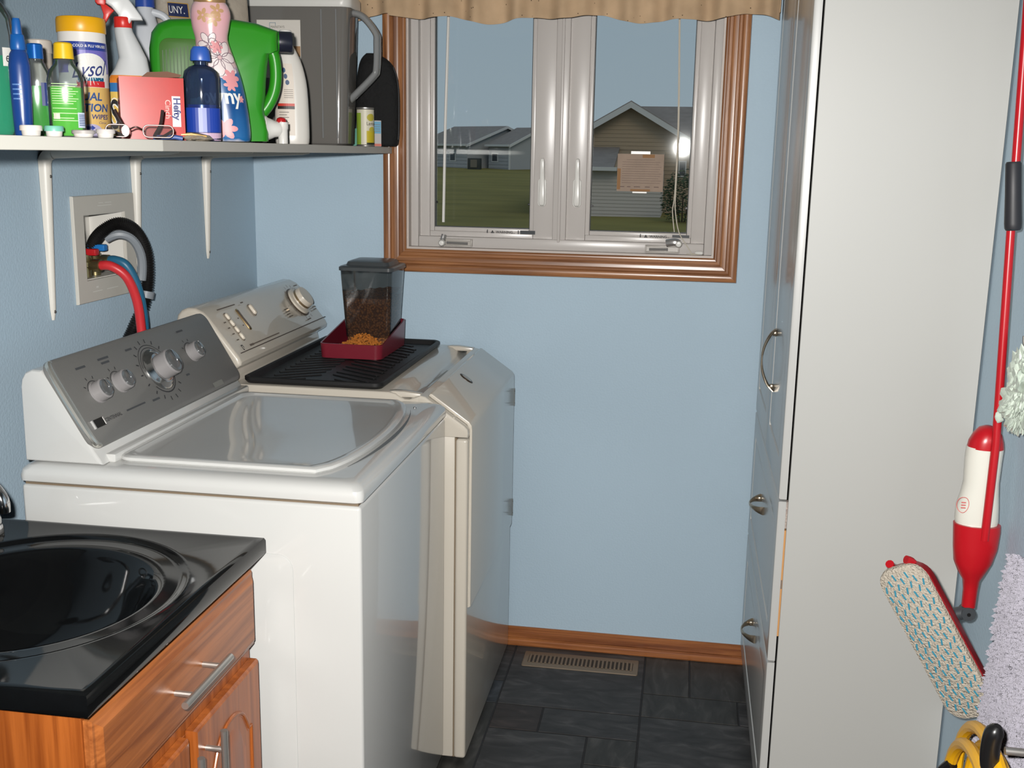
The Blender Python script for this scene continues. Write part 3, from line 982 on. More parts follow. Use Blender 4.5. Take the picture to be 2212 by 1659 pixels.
b = NB(); Mq = DM(-.648, .115, 0.0012)
bars(b, Mq, [(-.004, 0, .003, .014), (.0, .006, .010, .003), (.004, .002, .003, .008), (-.002, -.006, .006, .003)])
obj('logo', b, M_DARK, con, smooth=0)
def pill(y, u0, u1, w, h, m, name):
    b = NB(); L = u1 - u0
    plate(b, w, L, w * 0.48, h, DM(y, (u0 + u1) / 2, -0.001), h * 0.5, 6)
    return obj(name, b, m, con)
pill(-0.611, .014, .100, .0165, .0015, mat('button_slot', (120, 108, 94), 0.5), 'button_slot')
for u0, u1 in ((.017, .036), (.037, .056), (.057, .076), (.077, .097)):
    pill(-0.611, u0, u1, .013, .008, M_BISK, 'button')
pill(-0.537, .014, .080, .016, .002, mat('gold_trim', (176, 150, 104), 0.25, metal=0.9), 'window_trim')
pill(-0.537, .018, .076, .009, .003, mat('slot_dark', (92, 74, 58), 0.3), 'window_slot')
pill(-0.456, .012, .049, .019, .0015, mat('button_slot'), 'button_slot')
pill(-0.456, .015, .046, .015, .009, M_BISK, 'button')

# ------------------------------------------------------------------ ribbed boot mat on the dryer
bm_ = thing('rubber_boot_mat', 'black ribbed rubber boot tray lying on the dryer top', 'mat', (0.415, -0.375, 0.9585))
M_RUB = mat('black_rubber', (26, 26, 27), 0.5, spec=0.35)
b = NB()
MX, MY, MW, MH = 0.415, -0.375, 0.355, 0.645
T = lambda ins, z, r: [(x, y, z) for x, y in rrect(MW - 2 * ins, MH - 2 * ins, r, 5, MX, MY)]
loft(b, [T(0.006, .9586, .02), T(0.0, .966, .024), T(0.0, .974, .024), T(.004, .976, .022), T(.010, .974, .018), T(.016, .963, .014)])
obj('tray', b, M_RUB, bm_)
for k in range(15):
    t = -0.27 + k * 0.0385
    for s_ in (-1, 1):
        L = 0.135
        b = NB(); 
        M = Matrix.Translation((MX + s_ * 0.072, MY + t + 0.005 * s_, 0.9632)) @ Matrix.Rotation(s_ * math.radians(-32) + (0 if k % 2 else math.radians(4)), 4, 'Z')
        if abs(t) > 0.245: L = 0.08
        box(b, -L / 2, L / 2, -0.0055, 0.0055, -0.0005, 0.0030, 0.0014, 1, M=M)
        obj('rib', b, M_RUB, bm_)

# ------------------------------------------------------------------ pet feeder
fd = thing('pet_feeder', 'maroon gravity pet feeder with smoky hopper on the black mat', 'pet feeder', (0.41, -0.23, 0.9665))
M_MAR = mat('maroon_plastic', (122, 34, 48), 0.3, spec=0.5)
BW, BL = 0.178, 0.275
bx, by, bz = 0.408, -0.228, 0.9665
b = NB()
def fh(y):
    t = (y - (by - BL / 2)) / BL
    return 0.040 if t < 0.45 else 0.040 + 0.058 * min(1, (t - 0.45) / 0.38) ** 1.1 if t < 0.9 else 0.075
ol = rrect(BW, BL, 0.022, 6, bx, by)
il = rrect(BW - 0.008, BL - 0.008, 0.019, 6, bx, by)
lo = rrect(BW - 0.006, BL - 0.006, 0.02, 6, bx, by)
loft(b, [[(x, y, bz) for x, y in lo], [(x, y, bz + fh(y)) for x, y in ol], [(x, y, bz + fh(y)) for x, y in il], [(x, y, bz + 0.006) for x, y in il]])
fb = obj('base', b, M_MAR, fd, smooth=40)
hx, hy, hz0, hz1 = 0.424, -0.190, 0.978, 1.203
def hop(ins, z, k):
    w = 0.128 + (0.150 - 0.128) * k
    d = 0.118 + (0.150 - 0.118) * k
    return [(x, y, z) for x, y in rrect(w - 2 * ins, d - 2 * ins, 0.014, 5, hx, hy)]
b = NB()
loft(b, [hop(0, hz0 + 0.03, 0.1), hop(0, hz1 - 0.02, 0.95), hop(0, hz1, 1.0)], False, False)
obj('hopper', b, glassy('smoky_plastic', (206, 206, 204), 1.0, 0.06, 0.16, (66, 69, 70)), fd)
b = NB()
loft(b, [hop(0.003, hz0 + 0.004, 0.0), hop(0.003, 1.06, 0.45), hop(0.004, 1.118, 0.68)], True, False)
top_ = hop(0.004, 1.095, 0.6)
rows = []
gN = 10
for j in range(gN + 1):
    rr_ = []
    for i in range(gN + 1):
        x = hx + (i / gN - 0.5) * 0.132; y = hy + (j / gN - 0.5) * 0.128
        rr_.append(b.verts.new((x, y, 1.117 + 0.016 * (0.5 + i / gN) * (j / gN) + random.uniform(-.003, .003))))
    rows.append(rr_)
for j in range(gN):
    for i in range(gN):
        b.faces.new((rows[j][i], rows[j][i + 1], rows[j + 1][i + 1], rows[j + 1][i]))
M_KIB = bpy.data.materials.new('kibble'); M_KIB.use_nodes = True
n = M_KIB.node_tree; p = n.nodes['Principled BSDF']; p.inputs['Roughness'].default_value = 0.8
t = n.nodes.new('ShaderNodeTexCoord'); vo = n.nodes.new('ShaderNodeTexVoronoi'); vo.inputs['Scale'].default_value = 170
rr2 = n.nodes.new('ShaderNodeValToRGB')
rr2.color_ramp.elements[0].color = lin(164, 106, 54); rr2.color_ramp.elements[1].color = lin(86, 50, 28); rr2.color_ramp.elements[1].position = 0.7
n.links.new(t.outputs['Object'], vo.inputs['Vector']); n.links.new(vo.outputs['Distance'], rr2.inputs[0]); n.links.new(rr2.outputs[0], p.inputs['Base Color'])
bn = n.nodes.new('ShaderNodeBump'); bn.inputs['Strength'].default_value = 0.8; bn.inputs['Distance'].default_value = 0.004; bn.invert = True
n.links.new(vo.outputs['Distance'], bn.inputs['Height']); n.links.new(bn.outputs[0], p.inputs['Normal'])
ks = obj('kibble_fill', b, M_KIB, fd); ks['kind'] = 'stuff'
b = NB()
for k in range(520):
    x = bx + random.uniform(-0.062, 0.062); t_ = random.random(); y = by - BL / 2 + 0.014 + t_ * 0.085
    z = bz + 0.010 + 0.042 * t_ * math.exp(-((x - bx - 0.012) / 0.048) ** 2) + random.uniform(0, 0.008)
    s_ = random.uniform(0.0028, 0.0042)
    M = Matrix.Translation((x, y, z)) @ Matrix.Rotation(random.uniform(0, 6), 4, 'Z') @ Matrix.Rotation(random.uniform(0, 3), 4, 'X') @ Matrix.Diagonal((s_ * 1.2, s_ * 1.2, s_ * 0.7, 1))
    bmesh.ops.create_icosphere(b, subdivisions=1, radius=1.0, matrix=M)
kb = obj('kibble_pile', b, mat('kibble_orange', (176, 106, 36), 0.8, mottle=(160, 0.35, (1, 1, 1))), fd, smooth=0); kb['kind'] = 'stuff'
b = NB()
lw, ld = 0.158, 0.158
L = lambda ins, z: [(x, y, z) for x, y in rrect(lw - 2 * ins, ld - 2 * ins, 0.016, 5, hx, hy)]
loft(b, [L(0, 1.196), L(0, 1.205), L(.004, 1.208), L(.016, 1.209), L(.020, 1.219), L(.027, 1.222)])
obj('lid', b, mat('smoke_grey_lid', (66, 70, 72), 0.3), fd)

# ------------------------------------------------------------------ vanity cabinet
M_VOX = wood('honey_oak_y', 'y', (170, 100, 50), (128, 68, 30), 0.38, 0.3)
M_VOZ = wood('honey_oak_z', 'z', (172, 94, 38), (134, 66, 22), 0.38, 0.3)
van = thing('vanity_cabinet', 'honey-coloured oak vanity cabinet under the black sink top', 'cabinet', (0.28, -1.715, 0.0))
VY0, VY1 = -1.985, -1.438
b = NB(); 
for q in ((0.004, 0.538, VY0, VY0 + .016, 0.0, .8125), (0.004, 0.538, VY1 - .016, VY1, 0.0, .8125), (0.004, 0.012, VY0 + .016, VY1 - .016, 0.0, .8125), (0.012, 0.538, VY0 + .016, VY1 - .016, .10, .116), (0.47, 0.485, VY0 + .016, VY1 - .016, 0.0, .10)):
    box(b, *q, 0.0006, 1)
obj('body', b, M_VOZ, van)
b = NB()
for y0, y1, z0, z1 in ((VY0, VY0 + 0.035, 0.10, 0.8125), (VY1 - 0.035, VY1, 0.10, 0.8125), (VY0 + 0.035, VY1 - 0.035, 0.79, 0.8125), (VY0 + 0.035, VY1 - 0.035, 0.61, 0.65), (VY0 + 0.035, VY1 - 0.035, 0.10, 0.14), (-1.73, -1.695, 0.14, 0.61)):
    box(b, 0.5375, 0.552, y0, y1, z0, z1, 0.0008, 1)
obj('face_frame', b, M_VOZ, van)
def raised(name, y0, y1, z0, z1, m, arch=False):
    b = NB()
    def L(ins, x): return [(x, y, z) for y, z in ((y0 + ins, z0 + ins), (y1 - ins, z0 + ins), (y1 - ins, z1 - ins), (y0 + ins, z1 - ins))]
    loft(b, [L(0, .5525), L(0, .560), L(.003, .5635), L(.007, .5645), L(.014, .5695), L(.017, .571)] if not arch else [L(0, .5525), L(0, .5655), L(.002, .569), L(.005, .571)])
    return obj(name, b, m, van, smooth=20)
def bar_handle(par, axis, y, z, L, x=0.571):
    b = NB()
    if axis == 'y':
        tube(b, [(x + 0.032, y - L / 2, z), (x + 0.032, y + L / 2, z)], 0.0058, 14)
    else:
        tube(b, [(x + 0.032, y, z - L / 2), (x + 0.032, y, z + L / 2)], 0.0058, 14)
    h = obj('handle', b, M_STEEL, par)
    for s_ in (-1, 1):
        o_ = s_ * (L / 2 - 0.034)
        b = NB()
        tube(b, [(x - 0.001, y + (o_ if axis == 'y' else 0), z + (o_ if axis == 'z' else 0)), (x + 0.032, y + (o_ if axis == 'y' else 0), z + (o_ if axis == 'z' else 0))], 0.0046, 10)
        # stand-offs share the handle's sub-part
        bm2 = bmesh.new(); bm2.from_mesh(h.data)
        me_ = bpy.data.meshes.new('tmp'); bmesh.ops.transform(b, matrix=WM[h].inverted(), verts=b.verts); b.to_mesh(me_); b.free()
        bm2.from_mesh(me_); bm2.to_mesh(h.data); bm2.free(); bpy.data.meshes.remove(me_)
    h.data.shade_smooth(); h.data.set_sharp_from_angle(angle=0.6)
    return h
drw = raised('drawer', -1.981, -1.440, 0.645, 0.788, M_VOX)
bar_handle(drw, 'y', -1.714, 0.716, 0.165)
def arch_door(y0, y1, hy_):
    z0, z1 = 0.115, 0.617
    d = raised('door', y0, y1, z0, z1, M_VOZ, True)
    # recessed panel look: raised cathedral panel framed by a groove
    def outline(ins):
        a0, a1 = y0 + 0.048 + ins, y1 - 0.048 - ins
        zb, zt = z0 + 0.05 + ins, z1 - 0.105 - ins
        pts = [(a0, zb), (a1, zb), (a1, zt)]
        w = (a1 - a0)
        for i in range(1, 16):
            t_ = i / 16
            y = a1 - w * t_
            s_ = abs(2 * t_ - 1)
            if s_ > 0.78: z = zt
            else: z = zt + 0.052 * math.sqrt(max(0, 1 - (s_ / 0.78) ** 2)) + 0.004
            pts.append((y, z))
        pts.append((a0, zt))
        return pts
    b = NB()
    loft(b, [[(.5708, y, z) for y, z in outline(0)], [(.5716, y, z) for y, z in outline(0.001)], [(.5716, y, z) for y, z in outline(0.004)], [(.5680, y, z) for y, z in outline(0.006)], [(.5680, y, z) for y, z in outline(0.012)], [(.5725, y, z) for y, z in outline(0.028)]], False, True)
    obj('arched_panel', b, wood('honey_oak_panel', 'z', (174, 92, 38), (128, 62, 24), 0.38, 0.3), d, smooth=20)
    b = NB()
    P = [(.5713, y, z) for y, z in outline(-0.001)]
    tube(b, P + [P[0]], 0.0035, 8)
    obj('moulding', b, M_VOZ, d)
    bar_handle(d, 'z', hy_, 0.525, 0.16)
    return d
arch_door(-1.700, -1.440, -1.668)
arch_door(-1.981, -1.721, -1.752)

vt = thing('sink_top', 'glossy black vanity top with an oval basin moulded in', 'sink', (0.29, -1.72, 0.8125))
M_SINK = mat('black_cultured_marble', (12, 13, 14), 0.07, spec=0.32, mottle=(60, 0.15, (1, 1, 1)))
CX, CY = 0.312, -1.722
NA = 96
def ell(kx, ky, z): return [(CX + kx * math.cos(2 * math.pi * i / NA), CY + ky * math.sin(2 * math.pi * i / NA), z) for i in range(NA)]
def rect_loop(ins, z):
    x0, x1, y0, y1 = 0.002 + ins, 0.583 - ins, -2.017 + ins, -1.423 - ins
    out = []
    for i in range(NA):
        a = 2 * math.pi * i / NA
        dx, dy = math.cos(a), math.sin(a)
        t_ = min(((x1 - CX) / dx) if dx > 1e-6 else ((x0 - CX) / dx if dx < -1e-6 else 9), ((y1 - CY) / dy) if dy > 1e-6 else ((y0 - CY) / dy if dy < -1e-6 else 9))
        out.append([CX + dx * t_, CY + dy * t_, z])
    for (qx, qy) in ((x0, y0), (x0, y1), (x1, y0), (x1, y1)):
        k = min(range(NA), key=lambda i: (out[i][0] - qx) ** 2 + (out[i][1] - qy) ** 2)
        out[k] = [qx, qy, z]
    return out
b = NB()
ZT = 0.845
loft(b, [rect_loop(0.002, .8128), rect_loop(0, .816), rect_loop(0, ZT - .006), rect_loop(.002, ZT - .0015), rect_loop(.006, ZT), rect_loop(.014, ZT), rect_loop(.018, ZT - .001),
         ell(.243, .258, ZT - .001), ell(.236, .251, ZT - .0015), ell(.230, .245, ZT - .007), ell(.222, .237, ZT - .0085), ell(.205, .217, ZT - .007), ell(.198, .205, ZT - .008), ell(.190, .196, ZT - .014), ell(.180, .186, ZT - .03), ell(.165, .170, ZT - .06), ell(.14, .145, ZT - .095), ell(.10, .105, ZT - .122), ell(.05, .055, ZT - .136), ell(.02, .02, ZT - .139)], False, True)
obj('counter', b, M_SINK, vt, smooth=40)
b = NB(); lathe(b, [(.0, 0), (.022, 0), (.022, .003), (.016, .004), (0, .002)], 24, (CX, CY, ZT - .1395))
obj('drain', b, M_CHROME, vt)

fa = thing('faucet', 'chrome two-handle faucet at the back of the black sink top', 'faucet', (0.10, -1.60, 0.845))
FX = 0.097
b = NB(); plate(b, 0.055, 0.26, 0.026, 0.018, Matrix.Translation((FX, -1.610, 0.8445)), 0.008, 6)
obj('base_plate', b, M_CHROME, fa)
for yy in (-1.505, -1.715):
    b = NB(); lathe(b, [(.0, .012), (.024, .012), (.024, .026), (.020, .034), (.016, .044), (.0, .046)], 24, (FX, yy, 0.845))
    hb_ = obj('handle_base', b, M_CHROME, fa)
    b = NB()
    P = [(FX, yy - 0.026, 0.885), (FX, yy - 0.030, 0.905), (FX + .002, yy - 0.022, 0.930), (FX + .004, yy, 0.941), (FX + .002, yy + 0.022, 0.930), (FX, yy + 0.030, 0.905), (FX, yy + 0.026, 0.885), (FX, yy, 0.880), (FX, yy - 0.026, 0.885)]
    tube(b, catmull(P, 5), 0.0065, 10)
    obj('loop_handle', b, M_CHROME, hb_)
b = NB(); tube(b, catmull([(FX, -1.61, 0.86), (FX, -1.61, 0.93), (FX + .025, -1.612, 0.975), (FX + .075, -1.616, 0.985), (FX + .11, -1.62, 0.955), (FX + .113, -1.62, 0.93)], 5), 0.012, 14)
obj('spout', b, M_CHROME, fa)

# ------------------------------------------------------------------ shelf and brackets
ZS = 1.534
b = NB(); box(b, 0.002, 0.437, -2.45, -1.4495, ZS - 0.0185, ZS, 0.0008, 1)
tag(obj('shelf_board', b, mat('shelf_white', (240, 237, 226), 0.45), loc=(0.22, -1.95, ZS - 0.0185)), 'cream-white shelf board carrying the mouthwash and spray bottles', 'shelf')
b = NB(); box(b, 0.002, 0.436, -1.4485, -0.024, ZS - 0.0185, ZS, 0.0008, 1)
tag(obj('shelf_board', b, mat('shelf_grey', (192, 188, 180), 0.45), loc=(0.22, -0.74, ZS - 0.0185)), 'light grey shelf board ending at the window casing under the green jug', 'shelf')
M_BRK = mat('bracket_enamel', (228, 224, 214), 0.35)
def bracket(y, zl, label):
    t_ = thing('shelf_bracket', label, 'bracket', (0.0, y, ZS - 0.0185 - zl), group='white shelf brackets')
    z1 = ZS - 0.0190
    b = NB()
    # vertical arm: a tapering half-round channel on the wall
    n_ = 14
    lp = []
    for i in range(n_ + 1):
        s_ = i / n_
        z = z1 - 0.020 - (zl - 0.020) * s_
        w = 0.0135 - 0.0065 * s_; d = 0.020 - 0.013 * s_
        if i == n_: w *= 0.5; d *= 0.6
        lp.append([(0.0008 + d * max(0.0, math.sin(a)) , y + w * math.cos(a), z) for a in [math.pi * k / 8 for k in range(9)]] )
    loft(b, lp)
    lp = []
    for i in range(n_ + 1):
        s_ = i / n_
        x = 0.014 + 0.285 * s_
        w = 0.0135 - 0.0065 * s_; d = 0.020 - 0.014 * s_
        if i == n_: w *= 0.5; d *= 0.6
        lp.append([(x, y + w * math.cos(a), z1 - d * max(0.0, math.sin(a))) for a in [math.pi * k / 8 for k in range(9)]])
    loft(b, lp)
    # rounded elbow
    lp = []
    for i in range(9):
        a = math.pi / 2 * i / 8
        c_ = Vector((0.028, y, z1 - 0.028))
        ring = []
        for k in range(9):
            q = math.pi * k / 8
            rr_ = 0.0275 - 0.021 * max(0, math.sin(q))
            ring.append((c_.x - rr_ * math.cos(a), y + 0.0137 * math.cos(q), c_.z + rr_ * math.sin(a)))
        lp.append(ring)
    loft(b, lp)
    arm = obj('arm', b, M_BRK, t_, smooth=50)
    for zz, xx in ((z1 - 0.055, 0.0195), (z1 - zl + 0.018, 0.0085)):
        b = NB(); lathe(b, [(0, 0), (.0035, 0), (.003, .0012), (0, .0016)], 10, (xx, y - 0.002, zz), 'x')
        obj('screw', b, mat('screw_head', (120, 116, 110), 0.4, metal=0.6), t_)
bracket(-1.105, 0.350, 'longest white shelf bracket, the one nearest the vanity')
bracket(-0.733, 0.285, 'white shelf bracket whose lower end is behind the black drain hose')
bracket(-0.347, 0.290, 'white shelf bracket nearest the corner and the window')

# ------------------------------------------------------------------ washer outlet box and hoses
ob = thing('washer_outlet_box', 'white recessed washing machine outlet box with red and blue valves', 'outlet box', (0.0, -0.885, 1.184))
M_OBX = mat('outlet_box_plastic', (208, 204, 194), 0.45)
OY0, OY1, OZa, OZb = -1.012, -0.752, 1.184, 1.416
b = NB()
def rl(y0, y1, z0, z1, x): return [(x, y0, z0), (x, y1, z0), (x, y1, z1), (x, y0, z1)]
loft(b, [rl(RY0 + .001, RY1 - .001, RZ0 + .001, RZ1 - .001, .0003), rl(OY0, OY1, OZa, OZb, .0003), rl(OY0, OY1, OZa, OZb, .0060), rl(OY0 + .0015, OY1 - .0015, OZa + .0015, OZb - .0015, .0075), rl(RY0 + .001, RY1 - .001, RZ0 + .001, RZ1 - .001, .0075), rl(RY0 + .001, RY1 - .001, RZ0 + .001, RZ1 - .001, .0003)], False, False)
obj('frame', b, M_OBX, ob)
b = NB()
g = 0.003
box(b, -0.085, -0.082, RY0 + g, RY1 - g, RZ0 + g, RZ1 - g)
box(b, -0.082, 0.0, RY0 + .0005, RY0 + g, RZ0 + .0005, RZ1 - .0005); box(b, -0.082, 0.0, RY1 - g, RY1 - .0005, RZ0 + .0005, RZ1 - .0005)
box(b, -0.082, 0.0, RY0 + g, RY1 - g, RZ0 + .0005, RZ0 + g); box(b, -0.082, 0.0, RY0 + g, RY1 - g, RZ1 - g, RZ1 - .0005)
box(b, -0.0825, -0.074, RY0 + g, -0.86, 1.30, 1.355, 0.001, 1)
obj('recess', b, mat('recess_white', (232, 229, 221), 0.4), ob, smooth=0)
b = NB()
f_ = lambda u, v: (0.0079, -0.885 + u, v)
for a, c_, z0, z1 in ((-.025, -.005, 1.398, 1.3995), (.002, .03, 1.398, 1.3995), (-.03, .03, 1.392, 1.3935), (-.07, -.03, 1.205, 1.207), (-.01, .04, 1.205, 1.207), (-.055, -.045, 1.213, 1.217)):
    patch_bm(f_, a, c_, z0, z1, 1, 1, b)
obj('embossing', b, mat('emboss', (228, 226, 218), 0.4), ob, smooth=0)
M_BRASS = mat('brass', (150, 138, 100), 0.3, metal=0.9)
def valve(y, rgbn, x, z, hz):
    b = NB()
    lathe(b, [(.012, 0), (.012, .022), (.015, .024), (.015, .034), (.011, .036)], 16, (x, y, RZ0 + .004), 'z')
    lathe(b, [(.011, .030), (.014, .036), (.014, .050), (.009, .056)], 16, (x, y, RZ0 + .004), 'z')
    lathe(b, [(.0, -.004), (.010, -.004), (.010, .018), (.014, .020), (.014, .036), (.010, .038), (.0, .038)], 16, (x, y, z), 'x')
    v_ = obj('valve', b, M_BRASS, ob)
    b = NB(); box(b, x - .012, x + .030, y - .009, y + .009, hz, hz + .015, 0.003, 2)
    obj('valve_handle', b, rgbn, v_)
    b = NB(); lathe(b, [(.006, 0), (.006, .012)], 10, (x, y, hz - .012))
    obj('valve_stem', b, M_STEEL, v_)
valve(-0.930, mat('red_handle', (186, 30, 36), 0.35), -0.020, 1.262, 1.284)
valve(-0.882, mat('blue_handle', (34, 118, 190), 0.35), -0.026, 1.268, 1.290)
M_RH = mat('red_hose_rubber', (204, 48, 54), 0.38)
M_BH = mat('blue_hose_rubber', (38, 100, 132), 0.4)
b = NB(); tube(b, catmull([(0.012, -0.930, 1.262), (0.042, -0.932, 1.262), (0.070, -0.920, 1.238), (0.082, -0.902, 1.185), (0.084, -0.892, 1.12), (0.084, -0.890, 1.05), (0.080, -0.892, 0.90)], 8), 0.0105, 14)
tag(obj('red_hose', b, M_RH, loc=(0.08, -0.892, 0.90)), 'red hot-water hose curving down from the outlet box', 'hose', 'washer water hoses')
b = NB(); tube(b, catmull([(0.006, -0.882, 1.268), (0.026, -0.884, 1.270), (0.050, -0.880, 1.258), (0.066, -0.866, 1.21), (0.070, -0.852, 1.14), (0.070, -0.850, 1.06), (0.070, -0.850, 0.90)], 8), 0.0105, 14)
tag(obj('blue_hose', b, M_BH, loc=(0.07, -0.850, 0.90)), 'blue cold-water hose just behind the red one', 'hose', 'washer water hoses')
dh = thing('drain_hose', 'black corrugated drain hose looped over a grey guide out of the outlet box', 'hose', (0.045, -0.86, 0.92))
b = NB()
P = catmull([(-0.045, -0.862, 1.245), (-0.030, -0.880, 1.30), (0.0, -0.884, 1.335), (0.030, -0.868, 1.352), (0.052, -0.838, 1.335), (0.062, -0.810, 1.285), (0.060, -0.803, 1.22), (0.052, -0.815, 1.16), (0.040, -0.850, 1.105), (0.030, -0.880, 1.05), (0.03, -0.90, 0.93)], 22)
rad = [0.0150 if (i // 1) % 2 == 0 else 0.0118 for i in range(len(P))]
tube(b, P, 0.014, 12, radii=rad)
obj('hose', b, mat('black_hose', (24, 23, 23), 0.4), dh, smooth=60)
b = NB()
Q = [Vector((p_.x - .004, -.850 + (p_.y + .850) * .58, 1.262 + (p_.z - 1.262) * .72)) for p_ in P[46:140:4]]
tube(b, Q, 0.0105, 10)
obj('guide', b, mat('grey_guide', (134, 140, 146), 0.45), dh)
b = NB()
i0 = 142
tube(b, [P[i0], P[i0 + 2], P[i0 + 4], P[i0 + 6]], 0.0185, 14)
obj('strap', b, mat('grey_guide'), dh)
# ------------------------------------------------------------------ things on the shelf (built in their own frame, front towards -y)
def item(name, label, cat, x, y, rot, group='household supplies on the wall shelf'):
    return thing(name, label, cat, (x, y, ZS + 0.0003), rot, group)
def O(name, bm, m, par, smooth=40, label=None):
    return obj(name, bm, m, par, local=True, smooth=smooth, label=label)
def cyl(r0, r1, z0, z1, n=28, ch=0.002, cx=0.0, cy=0.0):
    b = NB(); lathe(b, [(r0, z0), (r0 * 0.5 + r1 * 0.5, (z0 + z1) / 2), (r1, z1 - ch), (max(r1 - ch, .0005), z1)], n, (cx, cy, 0)); return b
CLEAR = glassy('clear_plastic', (236, 240, 240), 1.0, 0.10, 0.06, (200, 205, 205))
INK = mat('black_ink', (30, 30, 34), 0.6)
WHITE_INK = mat('white_ink', (238, 236, 230), 0.5)

# teal mouthwash
t = item('mouthwash_bottle', 'large clear bottle of teal mouthwash with a white cap, first on the shelf', 'bottle', 0.187, -1.541, 0.598)
B_ = Bottle([(0, .040, .034, 4), (.01, .044, .038, 4), (.16, .045, .038, 4), (.185, .043, .036, 3.4), (.203, .034, .03, 2.6), (.212, .026, .026, 2), (.226, .025, .025, 2)])
liq = Bottle([(.003, .038, .032, 4), (.01, .042, .036, 4), (.124, .0425, .036, 4)])
O('liquid', liq.bm(), mat('teal_liquid', (0, 176, 130), 0.15, coat=0.5, alpha=0.85), t)
O('bottle', B_.bm(), CLEAR, t)
O('cap', cyl(.029, .027, .212, .262), M_WHITEP, t)
f = B_.fn(.0008, 0.45)
O('label', patch_bm(f, -.004, .026, .108, .136, 6, 2), WHITE_INK, t, 0)
f2 = B_.fn(.0014, 0.45)
O('lettering', text_bm('e', .022, lambda u, v: f2(u + .001, v + .114)), INK, t, 0)

# blue pump spray
t = item('blue_spray_bottle', 'slim translucent blue spray bottle with a tapering blue cap', 'bottle', 0.284, -1.598, 0.572)
B_ = Bottle([(0, .012, .012, 2), (.004, .0135, .013, 2), (.03, .0145, .014, 2.2), (.07, .0155, .015, 2.4), (.105, .0155, .014, 2.4), (.122, .013, .012, 2.2), (.130, .0085, .0085, 2)])
O('bottle', B_.bm(), mat('blue_translucent', (34, 74, 148), 0.25, coat=0.4, alpha=0.9), t)
O('cap', Bottle([(.128, .0105, .0105, 2), (.132, .0115, .0115, 2), (.150, .0095, .0095, 2.4), (.151, .0078, .0085, 2.6), (.170, .0062, .0085, 3), (.174, .005, .007, 3)]).bm(24), mat('blue_cap', (28, 98, 176), 0.35), t)
b = NB()
f = B_.fn(.0006, -.35)
for k in range(4): patch_bm(f, -.006, .006, .055 + k * .007, .057 + k * .007, 4, 1, b)
O('grip_rib', b, mat('pale_blue_print', (96, 140, 200), 0.4), t, 0)

# green mouthwash, blue cap
t = item('green_bottle', 'clear green mouthwash bottle with a blue screw cap behind the yellow-capped one', 'bottle', 0.282, -1.552, 0.558)
B_ = Bottle([(0, .019, .015, 3), (.006, .0215, .017, 3), (.085, .0215, .017, 3), (.10, .019, .016, 2.6), (.112, .013, .0125, 2), (.118, .0115, .0115, 2), (.122, .0115, .0115, 2)])
O('liquid', Bottle([(.002, .018, .014, 3), (.006, .0205, .016, 3), (.078, .0205, .016, 3)]).bm(), mat('green_liquid', (52, 166, 44), 0.15, coat=0.5, alpha=0.85), t)
O('bottle', B_.bm(), CLEAR, t)
O('cap', cyl(.0125, .012, .119, .142), mat('blue_metal_cap', (16, 96, 180), 0.25, metal=0.3), t)
f = B_.fn(.0007, 0.7)
O('label', patch_bm(f, -.012, .014, .048, .083, 6, 3), mat('navy_label', (30, 48, 110), 0.4), t, 0)
f2 = B_.fn(.0013, 0.7)
O('lettering', text_bm('Scope', .012, lambda u, v: f2(-v + .004, u + .050), bold=.0002), WHITE_INK, t, 0)

# green mouthwash, yellow cap
t = item('green_bottle', 'clear bottle of bright green liquid with a yellow cap and barcode label', 'bottle', 0.374, -1.625, 0.538)
B_ = Bottle([(0, .022, .018, 3.2), (.006, .0255, .021, 3.2), (.082, .0258, .021, 3.2), (.096, .0225, .019, 2.6), (.106, .0145, .0145, 2), (.113, .0125, .0125, 2), (.117, .0125, .0125, 2)])
O('liquid', Bottle([(.002, .021, .017, 3.2), (.006, .0245, .020, 3.2), (.072, .0248, .020, 3.2)]).bm(), mat('lime_liquid', (92, 204, 48), 0.15, coat=0.5, alpha=0.85), t)
O('bottle', B_.bm(), CLEAR, t)
O('cap', cyl(.0145, .0132, .113, .1365), mat('yellow_cap', (228, 186, 28), 0.35), t)
f = B_.fn(.0007)
b = NB()
for k in range(16):
    z = .076 - k * .0035
    if .030 < z < .046 and k % 2: continue
    patch_bm(f, -.017, .013 - .004 * (k % 3), z, z + .0011, 6, 1, b)
O('printed_line', b, mat('pale_green_print', (176, 214, 150), 0.5), t, 0)
f = B_.fn(.0008, .75)
O('barcode_label', patch_bm(f, -.009, .007, .014, .036, 4, 2), mat('label_blue_white', (186, 198, 214), 0.5), t, 0)
b = NB(); f2 = B_.fn(.0013, .75)
for k in range(7): patch_bm(f2, -.0075, .0055, .017 + k * .0025, .018 + k * .0025, 3, 1, b)
O('barcode', b, mat('navy_label'), t, 0)
f = B_.fn(.0009, -.45)
O('price_sticker', patch_bm(f, -.004, .006, .026, .034, 2, 1), mat('sticker_cream', (206, 206, 186), 0.5), t, 0)

# cream container behind
t = item('cream_canister', 'plain cream plastic canister half hidden behind the small green bottles', 'canister', 0.139, -1.310, 0.557)
O('body', Bottle([(0, .019, .019, 2), (.004, .021, .021, 2), (.148, .021, .021, 2)]).bm(), mat('cream_plastic', (214, 204, 190), 0.4), t)
O('lid', cyl(.0225, .0222, .148, .171), mat('cream_lid', (222, 212, 200), 0.35), t)

